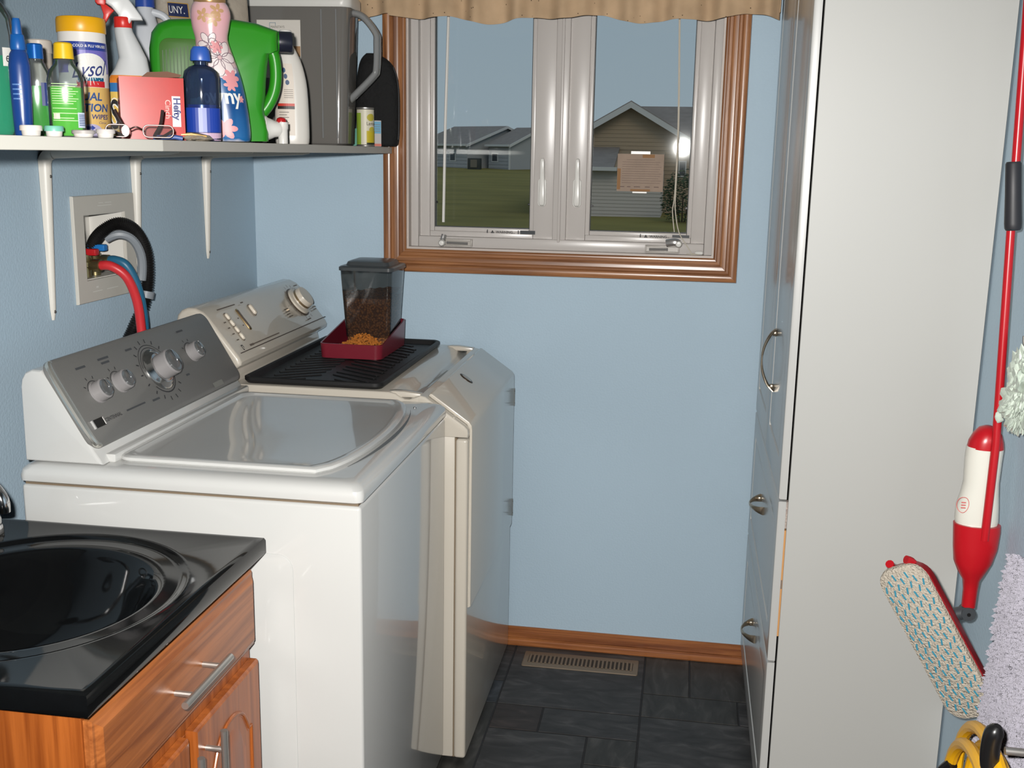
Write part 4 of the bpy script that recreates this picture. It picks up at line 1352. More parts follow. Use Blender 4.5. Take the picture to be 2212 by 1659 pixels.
# disinfecting wipes canister
t = item('wipes_canister', 'tall canister of disinfecting wipes with a yellow lid', 'canister', 0.232, -1.326, 0.524)
B_ = Bottle([(0, .038, .038, 2), (.004, .0405, .0405, 2), (.158, .0405, .0405, 2), (.162, .0400, .0400, 2), (.183, .0395, .0395, 2)])
O('body', B_.bm(44), mat('wipes_white', (240, 236, 230), 0.3), t)
O('lid', Bottle([(.1805, .0405, .0405, 2), (.182, .0412, .0412, 2), (.202, .0412, .0412, 2), (.206, .0395, .0395, 2), (.207, .036, .036, 2)]).bm(44), mat('yellow_lid', (240, 176, 20), 0.35), t)
f = lambda o=.0006: B_.fn(o)
O('gold_label', patch_bm(f(), -.060, .060, .006, .088, 24, 2), mat('gold_label', (224, 186, 112), 0.35), t, 0)
O('blue_band', patch_bm(f(), -.062, .062, .150, .164, 24, 1), mat('blue_label', (44, 66, 150), 0.35), t, 0)
O('violet_field', patch_bm(f(), -.060, .060, .112, .150, 24, 2), mat('violet_label', (116, 108, 190), 0.35), t, 0)
b = NB(); patch_bm(f(), -.060, .060, .088, .112, 24, 1, b); disc_fn(f(.0010), .010, .118, .036, .027, 32, b)
O('white_oval', b, WHITE_INK, t, 0)
g_ = f(.0016)
O('brand_lettering', text_bm('Lysol', .036, lambda u, v: g_(u + .008, v + .106 + .12 * u), shear=.45, align='CENTER', bold=.0002, squash=.78), mat('navy_ink', (44, 56, 120), 0.5), t, 0)
O('red_band', patch_bm(f(.0010), -.012, .038, .0885, .0985, 12, 1), mat('red_label', (206, 44, 50), 0.4), t, 0)
O('teal_band', patch_bm(f(.0010), -.010, .036, .0985, .1045, 12, 1), mat('teal_label', (20, 96, 130), 0.4), t, 0)
g2 = f(.0014)
b = text_bm('KILLS COLD & FLU VIRUSES', .0062, lambda u, v: g2(u + .006, v + .155), align='CENTER', bold=.0001)
O('lettering', b, WHITE_INK, t, 0)
b = text_bm('DUAL', .0185, lambda u, v: g2(u - .020, v + .066), shear=.15, bold=.0005)
O('lettering', b, mat('steel_blue_ink', (46, 82, 140), 0.5), t, 0)
b = text_bm('ACTION', .0185, lambda u, v: g2(u - .030, v + .047), shear=.15, bold=.0005)
O('lettering', b, mat('steel_blue_ink'), t, 0)
b = text_bm('WIPES', .0115, lambda u, v: g2(u + .008, v + .034), shear=.15, bold=.0002)
O('lettering', b, mat('navy_ink'), t, 0)
b = text_bm('Citrus', .006, lambda u, v: g2(u + .020, v + .026), shear=.3)
O('lettering', b, mat('navy_ink'), t, 0)
b = NB(); disc_fn(f(.0010), .008, .012, .019, .0135, 24, b); 
O('lilac_circle', b, mat('lilac_label', (184, 176, 206), 0.4), t, 0)
b = patch_bm(f(.0014), -.010, .008, .0165, .0215, 4, 1)
b.faces.new([b.verts.new(f(.0014)(u, v)) for u, v in ((.008, .0145), (.014, .019), (.008, .0235))])
O('arrow_mark', b, mat('blue_label'), t, 0)

# stain remover trigger spray
t = item('trigger_spray_bottle', 'white trigger spray bottle with red collar and trigger beside the wipes', 'spray bottle', 0.261, -1.218, 0.488)
SPX = lambda px, y: ((px - 287) / 1147.0, (300 - y) / 1147.0)
B_ = Bottle([(0, .036, .024, 3), (.006, .039, .027, 3), (.092, .039, .027, 3), (.110, .0375, .025, 2.8), (.128, .031, .022, 2.6, .005), (.148, .025, .02, 2.4, .008), (.174, .0205, .0175, 2.2, .0005), (.195, .0165, .016, 2, -.006), (.203, .015, .015, 2, -.0065)])
O('bottle', B_.bm(), mat('bottle_white', (206, 208, 208), 0.3), t)
b = NB(); lathe(b, [(.015, .2005), (.0158, .2015), (.0158, .218), (.0148, .220)], 28, (-.0065, 0, 0))
O('collar', b, mat('red_plastic', (214, 44, 36), 0.35), t)
b = NB(); prism(b, [SPX(*q) for q in ((248, 4), (290, 7), (300, 20), (318, 46), (320, 53), (297, 54), (293, 62), (272, 62), (271, 44), (258, 28), (248, 22))], -.0125, .0125, 'y', 0.004, 3)
O('head', b, mat('head_white', (220, 221, 220), 0.3), t)
b = NB(); prism(b, [SPX(*q) for q in ((227, 6), (231, 2), (247, 3), (248, 22), (245, 27), (231, 25), (227, 20))], -.009, .009, 'y', 0.002, 2)
O('nozzle', b, mat('red_plastic'), t)
b = NB(); prism(b, [SPX(*q) for q in ((237, 25), (248, 24), (264, 36), (256, 44), (248, 58), (240, 69), (238, 66), (242, 45))], -.008, .008, 'y', 0.002, 2)
O('trigger', b, mat('red_plastic'), t)
f = B_.fn(.0008)
O('yellow_label', patch_bm(f, -.042, .042, .008, .086, 16, 2), mat('yellow_label', (226, 190, 96), 0.4), t, 0)
O('blue_band', patch_bm(f, -.042, .042, .086, .102, 16, 1), mat('sky_label', (52, 116, 176), 0.4), t, 0)
O('orange_band', patch_bm(f, -.042, .042, .102, .116, 16, 2), mat('orange_label', (222, 130, 44), 0.4), t, 0)
f2, f3 = B_.fn(.0012), B_.fn(.0018)
O('lettering_outline', text_bm('S', .075, lambda u, v: f2(u - .038, v + .020), bold=.0035, squash=.7), WHITE_INK, t, 0)
O('lettering', text_bm('S', .075, lambda u, v: f3(u - .038, v + .020), bold=.0006, squash=.7), INK, t, 0)

# white jug with blue cap
t = item('white_jug', 'tall white plastic jug with a blue cap and side handle behind the red carton', 'jug', 0.098, -0.825, 0.473)
B_ = Bottle([(0, .046, .036, 3), (.006, .049, .039, 3), (.14, .046, .037, 2.8), (.20, .038, .032, 2.4), (.25, .026, .025, 2.1), (.275, .019, .019, 2), (.288, .0175, .0175, 2)])
O('bottle', B_.bm(), mat('jug_white', (212, 216, 222), 0.35), t)
b = NB(); tube(b, catmull([(.014, -.006, .278), (.040, -.008, .268), (.056, -.008, .235), (.058, -.008, .19), (.040, -.006, .15)], 6), .0085, 12)
O('handle', b, mat('jug_white'), t)
O('cap', cyl(.0205, .020, .287, .312), mat('cap_blue', (40, 78, 170), 0.35), t)

# dog biscuit bag
t = item('pet_food_bag', 'beige printed bag with a navy and gold label leaning at the back of the shelf', 'bag', 0.155, -0.655, 0.86)
B_ = Bottle([(0, .09, .022, 4), (.03, .110, .032, 3.4), (.15, .116, .034, 3), (.27, .114, .028, 3), (.34, .112, .018, 3.2), (.40, .108, .006, 4)])
O('sack', B_.bm(40), mat('bag_beige', (166, 156, 142), 0.45, mottle=(18, 0.18, (1, 1, 1)), bump=(30, 0.4, 3)), t)
f, f2, f3 = B_.fn(.0012), B_.fn(.0020), B_.fn(.0028)
O('gold_border', patch_bm(f, -.094, -.028, .278, .311, 10, 2), mat('gold_print', (190, 150, 70), 0.4), t, 0)
O('navy_label', patch_bm(f2, -.092, -.030, .280, .309, 10, 2), mat('navy_print', (34, 44, 84), 0.4), t, 0)
O('lettering', text_bm('UNY.', .023, lambda u, v: f3(u - .088, v + .287), squash=.95), WHITE_INK, t, 0)
b = NB(); disc_fn(f, -.055, .190, .050, .082, 32, b)
O('navy_field', b, mat('navy_print'), t, 0)
b = NB(); disc_fn(f, -.058, .336, .018, .018, 20, b)
O('yellow_seal', b, mat('yellow_print', (206, 170, 60), 0.4), t, 0)

# red carton of bags
t = item('bag_carton', 'red carton of trash bags with a torn-open top in front of the white spray', 'box', 0.352, -1.312, 0.555)
CW, CH, CD = .109, .1085, .060
M_RED = mat('carton_red', (190, 30, 18), 0.24, spec=0.5, mottle=(40, 0.06, (1, 1, 1)))
b = NB()
box(b, -CW / 2, CW / 2, 0.0, .0012, .0, CH); box(b, -CW / 2, CW / 2, CD - .0012, CD, 0, CH - .006)
box(b, -CW / 2, -CW / 2 + .0012, 0.0012, CD - .0012, 0, CH - .002); box(b, CW / 2 - .0012, CW / 2, .0012, CD - .0012, 0, CH - .002)
box(b, -CW / 2, CW / 2, 0, CD, 0, .0012)
O('carton', b, M_RED, t, 0)
b = NB(); prism(b, [(-.02, .106), (.052, .112), (.055, .116), (.030, .121), (-.004, .1185), (-.012, .112)], .028, .0292, 'y')
O('torn_flap', b, mat('carton_inside', (120, 84, 66), 0.8), t, 0)
ff = lambda u, v: (.0345 + v, -.0006, .082 - u)
b = NB()
b.faces.new([b.verts.new((x, -.0004, z)) for x, z in ((.033, .024), (.0475, .024), (.0475, .077), (.033, .077))])
O('white_panel', b, WHITE_INK, t, 0)
O('brand_lettering', text_bm('Hefty', .0165, lambda u, v: (.036 + v, -.0010, .0745 - u), bold=.0005, squash=1.05), mat('navy_ink'), t, 0)
O('lettering', text_bm('Cinch', .0135, lambda u, v: (.0215 + v, -.0008, .071 - u), squash=1.05), mat('pink_ink', (244, 200, 190), 0.5), t, 0)

# clear bottle with blue label
t = item('clear_bottle', 'clear round bottle half full of blue liquid with a blue flip cap', 'bottle', 0.370, -1.148, 0.430)
B_ = Bottle([(0, .031, .024, 2.4), (.004, .0335, .026, 2.4), (.118, .0335, .026, 2.4), (.130, .031, .025, 2.3), (.138, .022, .02, 2.1), (.142, .012, .012, 2), (.150, .0115, .0115, 2)])
O('liquid', Bottle([(.003, .030, .023, 2.4), (.006, .0322, .0247, 2.4), (.068, .0322, .0247, 2.4)]).bm(), mat('blue_liquid', (24, 62, 168), 0.15, coat=0.5, alpha=0.92), t)
O('bottle', B_.bm(36), glassy('blue_clear_plastic', (170, 184, 205), 1.0, 0.05, 0.16, (90, 110, 150)), t)
O('cap', Bottle([(.149, .0185, .017, 2.2), (.151, .0192, .0175, 2.2), (.168, .0175, .016, 2.4), (.175, .013, .013, 2.4)]).bm(28), mat('cap_blue2', (52, 96, 186), 0.35), t)
f = B_.fn(.0008)
O('pink_band', patch_bm(f, -.046, .046, .002, .016, 16, 1), mat('pink_label', (208, 176, 200), 0.4), t, 0)
O('blue_label', patch_bm(f, -.044, .044, .017, .062, 16, 1), mat('blue_back_label', (28, 62, 160), 0.35), t, 0)

# fabric softener
t = item('softener_bottle', 'curvy pink and blue floral softener bottle with a gold cap', 'bottle', 0.344, -0.997, 0.413)
t.location.z += .001
B_ = Bottle([(0, .040, .034, 2.3, .011), (.006, .044, .037, 2.3, .011), (.03, .046, .038, 2.3, .009), (.08, .0435, .037, 2.3, .006), (.13, .0425, .035, 2.2, -.003), (.175, .036, .031, 2.1, -.012), (.202, .032, .029, 2.0, -.016), (.225, .0365, .031, 2.1, -.017), (.248, .039, .032, 2.2, -.016), (.265, .036, .030, 2.1, -.0165), (.274, .030, .028, 2.0, -.017)]).smooth(3)
MD = bpy.data.materials.new('softener_print'); MD.use_nodes = True
n = MD.node_tree; p = n.nodes['Principled BSDF']; p.inputs['Roughness'].default_value = 0.22; p.inputs['Coat Weight'].default_value = 0.4
tc_ = n.nodes.new('ShaderNodeTexCoord'); sx_ = n.nodes.new('ShaderNodeSeparateXYZ'); nz = n.nodes.new('ShaderNodeTexNoise'); nz.inputs['Scale'].default_value = 30
ad = n.nodes.new('ShaderNodeMath'); ad.operation = 'MULTIPLY_ADD'; ad.inputs[1].default_value = 0.035; 
mr = n.nodes.new('ShaderNodeMapRange'); mr.inputs['From Min'].default_value = 0.0; mr.inputs['From Max'].default_value = 0.30
rr3 = n.nodes.new('ShaderNodeValToRGB')
e = rr3.color_ramp.elements
e[0].position = 0.0; e[0].color = lin(214, 208, 206)
e[1].position = 0.05; e[1].color = lin(222, 216, 214)
for ps, c_ in ((0.085, (36, 108, 170)), (0.30, (20, 76, 138)), (0.50, (40, 110, 166)), (0.54, (226, 196, 196)), (0.70, (232, 188, 192)), (0.86, (236, 180, 186)), (1.0, (238, 200, 200))):
    k_ = e.new(ps); k_.color = lin(*c_)
n.links.new(tc_.outputs['Object'], sx_.inputs[0]); n.links.new(tc_.outputs['Object'], nz.inputs['Vector'])
n.links.new(nz.outputs['Fac'], ad.inputs[0]); n.links.new(sx_.outputs['Z'], ad.inputs[2]); n.links.new(ad.outputs[0], mr.inputs['Value']); n.links.new(mr.outputs[0], rr3.inputs[0]); n.links.new(rr3.outputs[0], p.inputs['Base Color'])
O('bottle', B_.bm(40), MD, t)
b = NB(); lathe(b, [(.0305, .270), (.0315, .273), (.0315, .279), (.0285, .281), (.0275, .315), (.024, .319)], 32, (-.017, 0, 0))
O('cap', b, mat('gold_cap', (186, 146, 100), 0.3, metal=0.5), t)
f, f2, f3 = B_.fn(.0008), B_.fn(.0013), B_.fn(.0018)
def petals(fn, u, v, r, npet, bm, ru=0.62):
    for k in range(npet):
        a = 2 * math.pi * k / npet
        disc_fn(lambda x, y: fn(u + (x * math.cos(a) - y * math.sin(a)), v + (x * math.sin(a) + y * math.cos(a))), r * .62, 0, r * .5, r * .3, 10, bm)
b = NB(); petals(f, .008, .165, .034, 7, b); petals(f, -.006, .190, .022, 6, b); petals(f, .018, .140, .02, 5, b)
O('white_flower', b, mat('flower_white', (240, 226, 224), 0.4), t, 0)
for (u, v, r) in ((.022, .125, .017), (.016, .112, .012), (.034, .085, .007), (-.004, .026, .020), (.006, .185, .012)):
    b = NB(); petals(f2, u, v, r, 6, b); disc_fn(f2, u, v, r * .3, r * .3, 10, b)
    O('pink_flower', b, mat('flower_pink', (232, 156, 160), 0.4), t, 0)
b = NB()
def ring_line(fn, u, v, r, npet, bm, w=.0006):
    for k in range(npet):
        a = 2 * math.pi * k / npet
        prev = None
        for i in range(13):
            q = 2 * math.pi * i / 12
            A = []
            for s_ in (-w, w):
                x, y = r * .62 + (r * .5 + s_) * math.cos(q), (r * .3 + s_) * math.sin(q)
                A.append(bm.verts.new(fn(u + x * math.cos(a) - y * math.sin(a), v + x * math.sin(a) + y * math.cos(a))))
            if prev: bm.faces.new((prev[0], A[0], A[1], prev[1]))
            prev = A
ring_line(f2, .008, .165, .034, 7, b); ring_line(f2, -.006, .190, .022, 6, b)
O('flower_outline', b, mat('outline_mauve', (120, 96, 110), 0.5), t, 0)
b = NB()
for (u, v) in ((-.014, .245), (.006, .238), (.012, .255)): petals(f, u, v, .013, 5, b)
O('gold_flower', b, mat('flower_gold', (206, 164, 120), 0.35), t, 0)
O('brand_lettering', text_bm('Downy', .042, lambda u, v: f3(u - .072, v + .076), bold=.0010, squash=.84), WHITE_INK, t, 0)

# green detergent jug lying on its side, with spigot
t = item('detergent_jug', 'big bright green detergent jug with a navy cap and a white push spigot', 'jug', 0.291, -0.868, 0.413)
M_GRN = mat('green_plastic', (46, 146, 30), 0.3, spec=0.5)
def jug_loop(ins, y):
    pts = [(-.144, .004), (-.147, .03), (-.147, .19), (-.141, .222), (-.128, .240), (-.105, .250), (-.03, .2555), (.03, .255), (.072, .250), (.118, .236), (.118, .196), (.104, .197), (.098, .188), (.094, .165), (.090, .13), (.088, .10), (.084, .075), (.086, .055), (.092, .035), (.094, .018), (.092, .004), (.0, .002)]
    cx_, cz_ = -.02, .125
    out = []
    for x, z in pts:
        d = Vector((cx_ - x, cz_ - z)); d.normalize()
        out.append((x + d.x * ins, y, z + d.y * ins if z > .01 else max(z, .001)))
    return out
b = NB()
loft(b, [jug_loop(.020, -.055), jug_loop(.010, -.052), jug_loop(.003, -.042), jug_loop(0, -.028), jug_loop(0, .028), jug_loop(.003, .042), jug_loop(.010, .052), jug_loop(.020, .055)])
O('body', b, M_GRN, t, 50)
b = NB(); tube(b, catmull([(.090, 0, .205), (.108, 0, .190), (.113, 0, .150), (.108, 0, .112), (.094, 0, .082), (.074, 0, .058), (.060, 0, .045)], 6), .013, 14)
O('handle', b, M_GRN, t, 60)
b = NB(); lathe(b, [(.020, .112), (.0215, .118), (.0225, .122)], 24, (0, 0, .216), 'x')
O('spout', b, M_GRN, t)
b = NB(); lathe(b, [(.0205, .119), (.0225, .121), (.0225, .146), (.0205, .149), (.012, .1495)], 32, (0, 0, .216), 'x')
O('cap', b, mat('navy_cap', (26, 30, 46), 0.35), t)
b = NB(); plate(b, .085, .12, .02, .0012, Matrix.Translation((-.083, -.0545, .15)) @ Matrix.Rotation(math.pi / 2, 4, 'X'), .0008)
O('ribbed_panel', b, mat('green_dark', (62, 112, 28), 0.45), t)
b = NB()
for k in range(11):
    box(b, -.120 + k * .0072, -.1180 + k * .0072, -.0562, -.0555, .10 , .20 - .0015 * (10 - k), 0)
O('panel_rib', b, mat('green_darker', (46, 84, 24), 0.5), t, 0)
b = NB(); lathe(b, [(.0275, .078), (.0285, .082), (.0285, .088), (.024, .092), (.021, .100), (.018, .106), (.016, .118), (.012, .122)], 28, (0, -.018, .031), 'x')
sp_ = O('spigot', b, mat('spigot_white', (230, 228, 222), 0.3), t)
b = NB(); lathe(b, [(.0105, -.012), (.0105, .018), (.0120, .020), (.0120, .034)], 20, (.124, -.018, .012))
O('spigot_nozzle', b, mat('spigot_white'), sp_)
b = NB(); lathe(b, [(.0105, .044), (.0108, .049), (.009, .054), (.004, .0565), (.0, .057)], 20, (.121, -.018, .0))
O('push_button', b, mat('button_red', (186, 24, 30), 0.3), sp_)

# white cleaner bottle
t = item('cleaner_bottle', 'off-white cleaner bottle with sloping shoulder right of the green jug', 'bottle', 0.351, -0.612, 0.355)
B_ = Bottle([(0, .036, .026, 2.6), (.006, .040, .029, 2.6), (.05, .0405, .029, 2.6), (.13, .0375, .027, 2.5), (.18, .031, .024, 2.4, -.003), (.212, .022, .02, 2.2, -.007), (.232, .014, .014, 2.0, -.010), (.244, .013, .013, 2.0, -.011)]).smooth(3)
O('bottle', B_.bm(36), mat('cleaner_white', (226, 222, 214), 0.3), t)
O('cap', cyl(.016, .015, .240, .262, cx=-.011), M_WHITEP, t)
f, f2 = B_.fn(.0008), B_.fn(.0014)
O('front_label', patch_bm(f, -.046, .004, .02, .185, 10, 6), mat('label_cream', (222, 210, 196), 0.45), t, 0)
O('red_band', patch_bm(f2, -.034, .004, .088, .094, 8, 1), mat('label_red', (206, 60, 44), 0.45), t, 0)
O('black_band', patch_bm(f2, -.034, .004, .081, .088, 8, 1), mat('label_black', (40, 34, 34), 0.45), t, 0)
b = NB()
for k in range(6): patch_bm(f2, -.028, -.004 - .004 * (k % 2), .073 - k * .006, .0745 - k * .006, 5, 1, b)
for k in range(5): patch_bm(f2, -.014, .002, .125 - k * .0045, .126 - k * .0045, 4, 1, b)
O('fine_print', b, mat('print_grey', (120, 112, 106), 0.6), t, 0)
b = NB()
for k in range(3): disc_fn(f2, -.012 + .003 * k, .17 - .014 * k, .004, .006, 10, b)
O('blue_picture', b, mat('picture_blue', (60, 84, 120), 0.5), t, 0)

# pet food container
t = item('food_container', 'tall clear plastic food container with a white lid and looped handle', 'container', 0.238, -0.215, 0.06)
PW, PD, PH = .145, .068, .362
def pc(ins, z, k=1.0): return [(x, y, z) for x, y in rrect(2 * PW * k - 2 * ins, 2 * PD * k - 2 * ins, .028, 6)]
M_PC = glassy('cloudy_plastic', (196, 194, 190), 1.0, 0.07, 0.36, (176, 172, 166))
b = NB(); loft(b, [pc(.004, .0, .90), pc(0, .006, .92), pc(0, .30, .985), pc(0, PH, 1.0), pc(.002, PH, 1.0), pc(.002, .30, .985), pc(.003, .010, .92)], True, True)
O('body', b, M_PC, t)
b = NB(); loft(b, [pc(-.004, PH - .004), pc(-.006, PH + .002), pc(-.006, PH + .022), pc(-.002, PH + .028), pc(.03, PH + .032)])
O('lid', b, mat('lid_white', (226, 224, 218), 0.35), t)
def handle_path(o): return catmull([(PW * .93, 0, .350), (.168 - o * .6, 0, .342 - o * .4), (.204 - o, 0, .300 - o * .6), (.208 - o, 0, .270), (.206 - o, 0, .205 + o * .3), (.196 - o * .8, 0, .185 + o * .6), (.150, 0, .140 + o), (PW * .88, 0, .120 + o)], 6)
b = NB(); tube(b, handle_path(0), .010, 10, flat=2.2); 
O('handle', b, glassy('cloudy_handle', (205, 206, 206), 1.0, 0.06, 0.42, (196, 198, 198)), t, 60)
b = NB()
for xx in (.072, .112): tube(b, [(xx, -PD * .985, .02), (xx, -PD * 1.0, .352)], .0022, 6)
O('edge_rib', b, glassy('cloudy_handle'), t)
b = NB(); box(b, -.103, .016, -PD - .0016, -PD - .0004, .175, .324, .0004, 1)
lb = O('paper_label', b, mat('label_paper', (224, 218, 208), 0.5), t)
fc = lambda u, v: (-.103 + u, -PD - .0020, .175 + v)
O('lettering', text_bm('MAINSTAYS', .0085, lambda u, v: fc(u + .038, v + .128), squash=.85), mat('print_brown', (110, 104, 96), 0.6), lb, 0)
O('lettering', text_bm('Dispenser', .014, lambda u, v: fc(u + .040, v + .102), shear=.2, squash=.95), INK, lb, 0)
b = NB()
for a0, a1, c0, c1 in ((.035, .0362, .112, .142), (.035, .052, .1408, .142), (.0508, .052, .134, .142)): patch_bm(fc, a0, a1, c0, c1, 1, 1, b)
O('bracket_mark', b, mat('print_blue_grey', (110, 140, 160), 0.6), lb, 0)
O('tan_block', patch_bm(fc, .085, .118, .055, .082, 1, 1), mat('tan_print', (170, 130, 90), 0.5), lb, 0)
b = NB()
for k in range(60):
    M = Matrix.Translation((random.uniform(-.11, .11), random.uniform(-.045, .045), .011 + random.random() * .022)) @ Matrix.Diagonal((.011, .009, .006, 1))
    bmesh.ops.create_icosphere(b, subdivisions=1, radius=1, matrix=M)
q_ = O('biscuit_crumbs', b, mat('crumbs_brown', (112, 84, 70), 0.8), t, 60); q_['kind'] = 'stuff'

# black pouch bag at the shelf end
t = item('black_bag', 'soft black zip bag standing at the shelf end against the window casing', 'bag', 0.408, -0.070, 0.10)
B_ = Bottle([(0, .046, .022, 3.2), (.01, .058, .030, 3.2), (.06, .062, .032, 3), (.16, .061, .030, 3), (.215, .052, .026, 2.8, -.003), (.243, .036, .018, 2.6, -.010), (.258, .012, .008, 2.2, -.020)]).smooth(3)
O('pouch', B_.bm(36), mat('black_fabric', (13, 13, 14), 0.85, bump=(60, 0.5, 4)), t, 70)
b = NB(); tube(b, [B_.pt(1.35, z, .001) for z in [.02 + .02 * k for k in range(11)]], .002, 6)
O('zip', b, mat('zip_black', (28, 28, 30), 0.5), t)

# food can, small box, teal cup
t = item('food_can', 'small food can with a yellow and white lemon label', 'can', 0.399, -0.166, 0.29)
B_ = Bottle([(0, .0225, .0225, 2), (.002, .0238, .0238, 2), (.103, .0238, .0238, 2), (.105, .0225, .0225, 2)])
b = B_.bm(36); lathe(b, [(.0245, .101), (.025, .1025), (.025, .1045), (.023, .1055)], 36); lathe(b, [(.023, 0), (.025, .001), (.025, .003), (.0242, .004)], 36)
O('tin', b, M_STEEL, t)
f, f2 = B_.fn(.0006), B_.fn(.0012)
O('paper_label', patch_bm(f, -.030, .036, .005, .099, 24, 1), mat('can_label', (226, 220, 196), 0.45), t, 0)
O('yellow_field', patch_bm(f2, .003, .034, .010, .042, 12, 1), mat('can_yellow', (206, 186, 44), 0.45), t, 0)
O('dark_field', patch_bm(f2, .003, .034, .005, .010, 12, 1), mat('can_green', (42, 50, 34), 0.45), t, 0)
O('green_edge', patch_bm(f2, -.030, -.012, .005, .090, 8, 1), mat('can_lime', (150, 180, 60), 0.45), t, 0)
b = NB(); disc_fn(f2, .016, .078, .012, .010, 18, b); disc_fn(f2, .020, .045, .010, .008, 18, b)
O('lemon_picture', b, mat('can_lemon', (196, 184, 70), 0.45), t, 0)
O('lettering', text_bm('Lemon', .0135, lambda u, v: f2(u + .003, v + .057), squash=.85), INK, t, 0)
t = item('small_carton', 'tiny blue and grey carton with a red foot beside the can', 'box', 0.417, -0.118, 0.28)
b = NB(); box(b, -.0135, .0135, -.010, .010, 0, .072, .0008, 1)
O('carton', b, mat('carton_grey', (178, 174, 172), 0.5), t)
fc = lambda u, v: (u, -.0104, v)
O('blue_panel', patch_bm(fc, -.011, .0125, .036, .069, 1, 1), mat('carton_blue', (66, 150, 186), 0.5), t, 0)
O('red_foot', patch_bm(fc, -.0135, .0135, .001, .008, 1, 1), mat('carton_orange', (196, 84, 56), 0.5), t, 0)
b = NB()
for k in range(4): patch_bm(lambda u, v: (u, -.0108, v), -.009, .010, .060 - k * .006, .0612 - k * .006, 1, 1, b)
O('fine_print', b, mat('print_grey'), t, 0)
t = item('teal_cup', 'small teal plastic measuring cup tucked behind the can', 'cup', 0.352, -0.118, 0.30)
b = NB(); lathe(b, [(.014, 0), (.017, .002), (.024, .048), (.025, .049), (.023, .049), (.016, .004), (0, .004)], 28)
O('cup', b, mat('teal_cup', (120, 186, 164), 0.35, alpha=0.9), t)

# eyeglasses
t = item('eyeglasses', 'dark-framed eyeglasses lying upside down at the shelf edge', 'eyeglasses', 0.398, -1.440, 0.479)
M_FR = mat('frame_dark', (58, 34, 28), 0.3, metal=0.4)
def lens(cx_, w, h, zc_, yo):
    return [(cx_ + x, yo - .0005 * i * 0, zc_ + z) for i, (x, z) in enumerate(rrect(w, h, h * .42, 5))]
for cx_, w in ((-.040, .036), (.024, .048)):
    L_ = lens(cx_, w, .0195, .0135, -.004)
    b = NB(); tube(b, L_ + [L_[0]], .0011, 6)
    r_ = O('rim', b, M_FR, t)
    b = NB(); b.faces.new([b.verts.new(p_) for p_ in L_])
    O('lens', b, glassy('lens_glass', (232, 232, 230), 1.0, 0.0, 0.10, (150, 150, 150)), t, 0)
b = NB(); tube(b, catmull([(-.021, -.004, .016), (-.011, -.006, .020), (-.001, -.004, .016)], 5), .0013, 6)
O('bridge', b, M_FR, t)
b = NB(); tube(b, catmull([(-.058, -.002, .018), (-.030, .012, .006), (-.026, .020, .010), (-.040, .028, .040), (-.0435, .030, .048)], 6), .0022, 8, flat=1.3)
O('temple_arm', b, mat('arm_brown', (46, 30, 28), 0.35), t)
b = NB(); tube(b, catmull([(.048, -.002, .016), (.030, .010, .005), (.018, .016, .005), (.028, .024, .024), (.033, .028, .049)], 6), .0022, 8, flat=1.3)
O('temple_arm', b, mat('arm_brown'), t)

# contact lens cases and oddments
def case(x, y, rot, r, h, m, label, off=0.0):
    t = item('contact_lens_case', label, 'lens case', x, y, rot, 'contact lens cases on the shelf edge')
    b = NB(); lathe(b, [(r * .72, 0), (r * .8, .001), (r * .86, h * .5), (r * .86, h * .55)], 24); O('well', b, mat('case_white', (226, 220, 212), 0.4), t)
    b = NB(); lathe(b, [(r, h * .5), (r, h * .9), (r * .93, h), (0, h)], 24); O('screw_lid', b, m, t)
case(0.385, -1.738, .567, .0150, .0148, mat('case_cream', (232, 222, 212), 0.4), 'white lens case lid nearest the vanity')
case(0.404, -1.712, .553, .0132, .0148, mat('case_mint', (120, 190, 168), 0.4), 'mint green lens case lid')
case(0.414, -1.652, .526, .0165, .0105, mat('case_grey', (176, 170, 166), 0.5), 'dull grey flat lens case lid')
case(0.420, -1.600, .511, .0140, .0130, mat('case_pale', (206, 200, 196), 0.45), 'pale grey lens case in front of the wipes canister')
t = item('foil_pouch', 'crumpled silver and yellow foil pouch lying flat by the red carton', 'pouch', 0.404, -1.262, 0.43)
B_ = Bottle([(0, .026, .016, 2.6), (.004, .034, .022, 2.6), (.010, .028, .018, 2.4), (.015, .008, .006, 2)])
O('pouch', B_.bm(28), mat('foil_silver', (196, 184, 166), 0.3, metal=0.5, bump=(90, 0.6, 3)), t)
b = NB(); tube(b, [(-.028, -.016, .010), (-.004, -.017, .012), (.022, -.014, .008)], .002, 6)
O('yellow_edge', b, mat('pouch_yellow', (214, 160, 50), 0.4), t)
t = item('blue_tube', 'small flat blue tube lying under the eyeglasses', 'tube', 0.417, -1.395, 0.47)
b = NB(); tube(b, [(-.022, 0, .004), (.014, 0, .005), (.026, 0, .003)], .004, 10)
O('tube', b, mat('tube_blue', (70, 92, 150), 0.4), t)
# ------------------------------------------------------------------ tall cabinet on the right
M_CAB = mat('cabinet_laminate', (188, 188, 184), 0.42, spec=0.4)
M_DOOR = mat('cabinet_thermofoil', (190, 190, 187), 0.3, spec=0.5, coat=0.3, coat_rough=0.12)
cab = thing('tall_cabinet', 'tall white laminate pantry cabinet with two doors over two drawers', 'cabinet', (1.71, -0.45, 0.0))
KX, KY0, KY1, KZ = 1.543, -0.8725, -0.022, 2.10
b = NB()
box(b, KX, XR - 0.004, KY0, KY0 + 0.016, 0.0, KZ, 0.0006, 1)
obj('side_panel', b, M_CAB, cab)
b = NB(); box(b, KX, XR - 0.004, KY1 - 0.016, KY1, 0.0, KZ, 0.0006, 1)
obj('side_panel', b, M_CAB, cab)
b = NB(); box(b, KX + 0.012, XR - 0.006, KY0 + 0.016, KY1 - 0.016, 0.06, KZ, 0)
obj('carcass', b, mat('carcass_dark', (96, 88, 80), 0.7), cab, smooth=0)
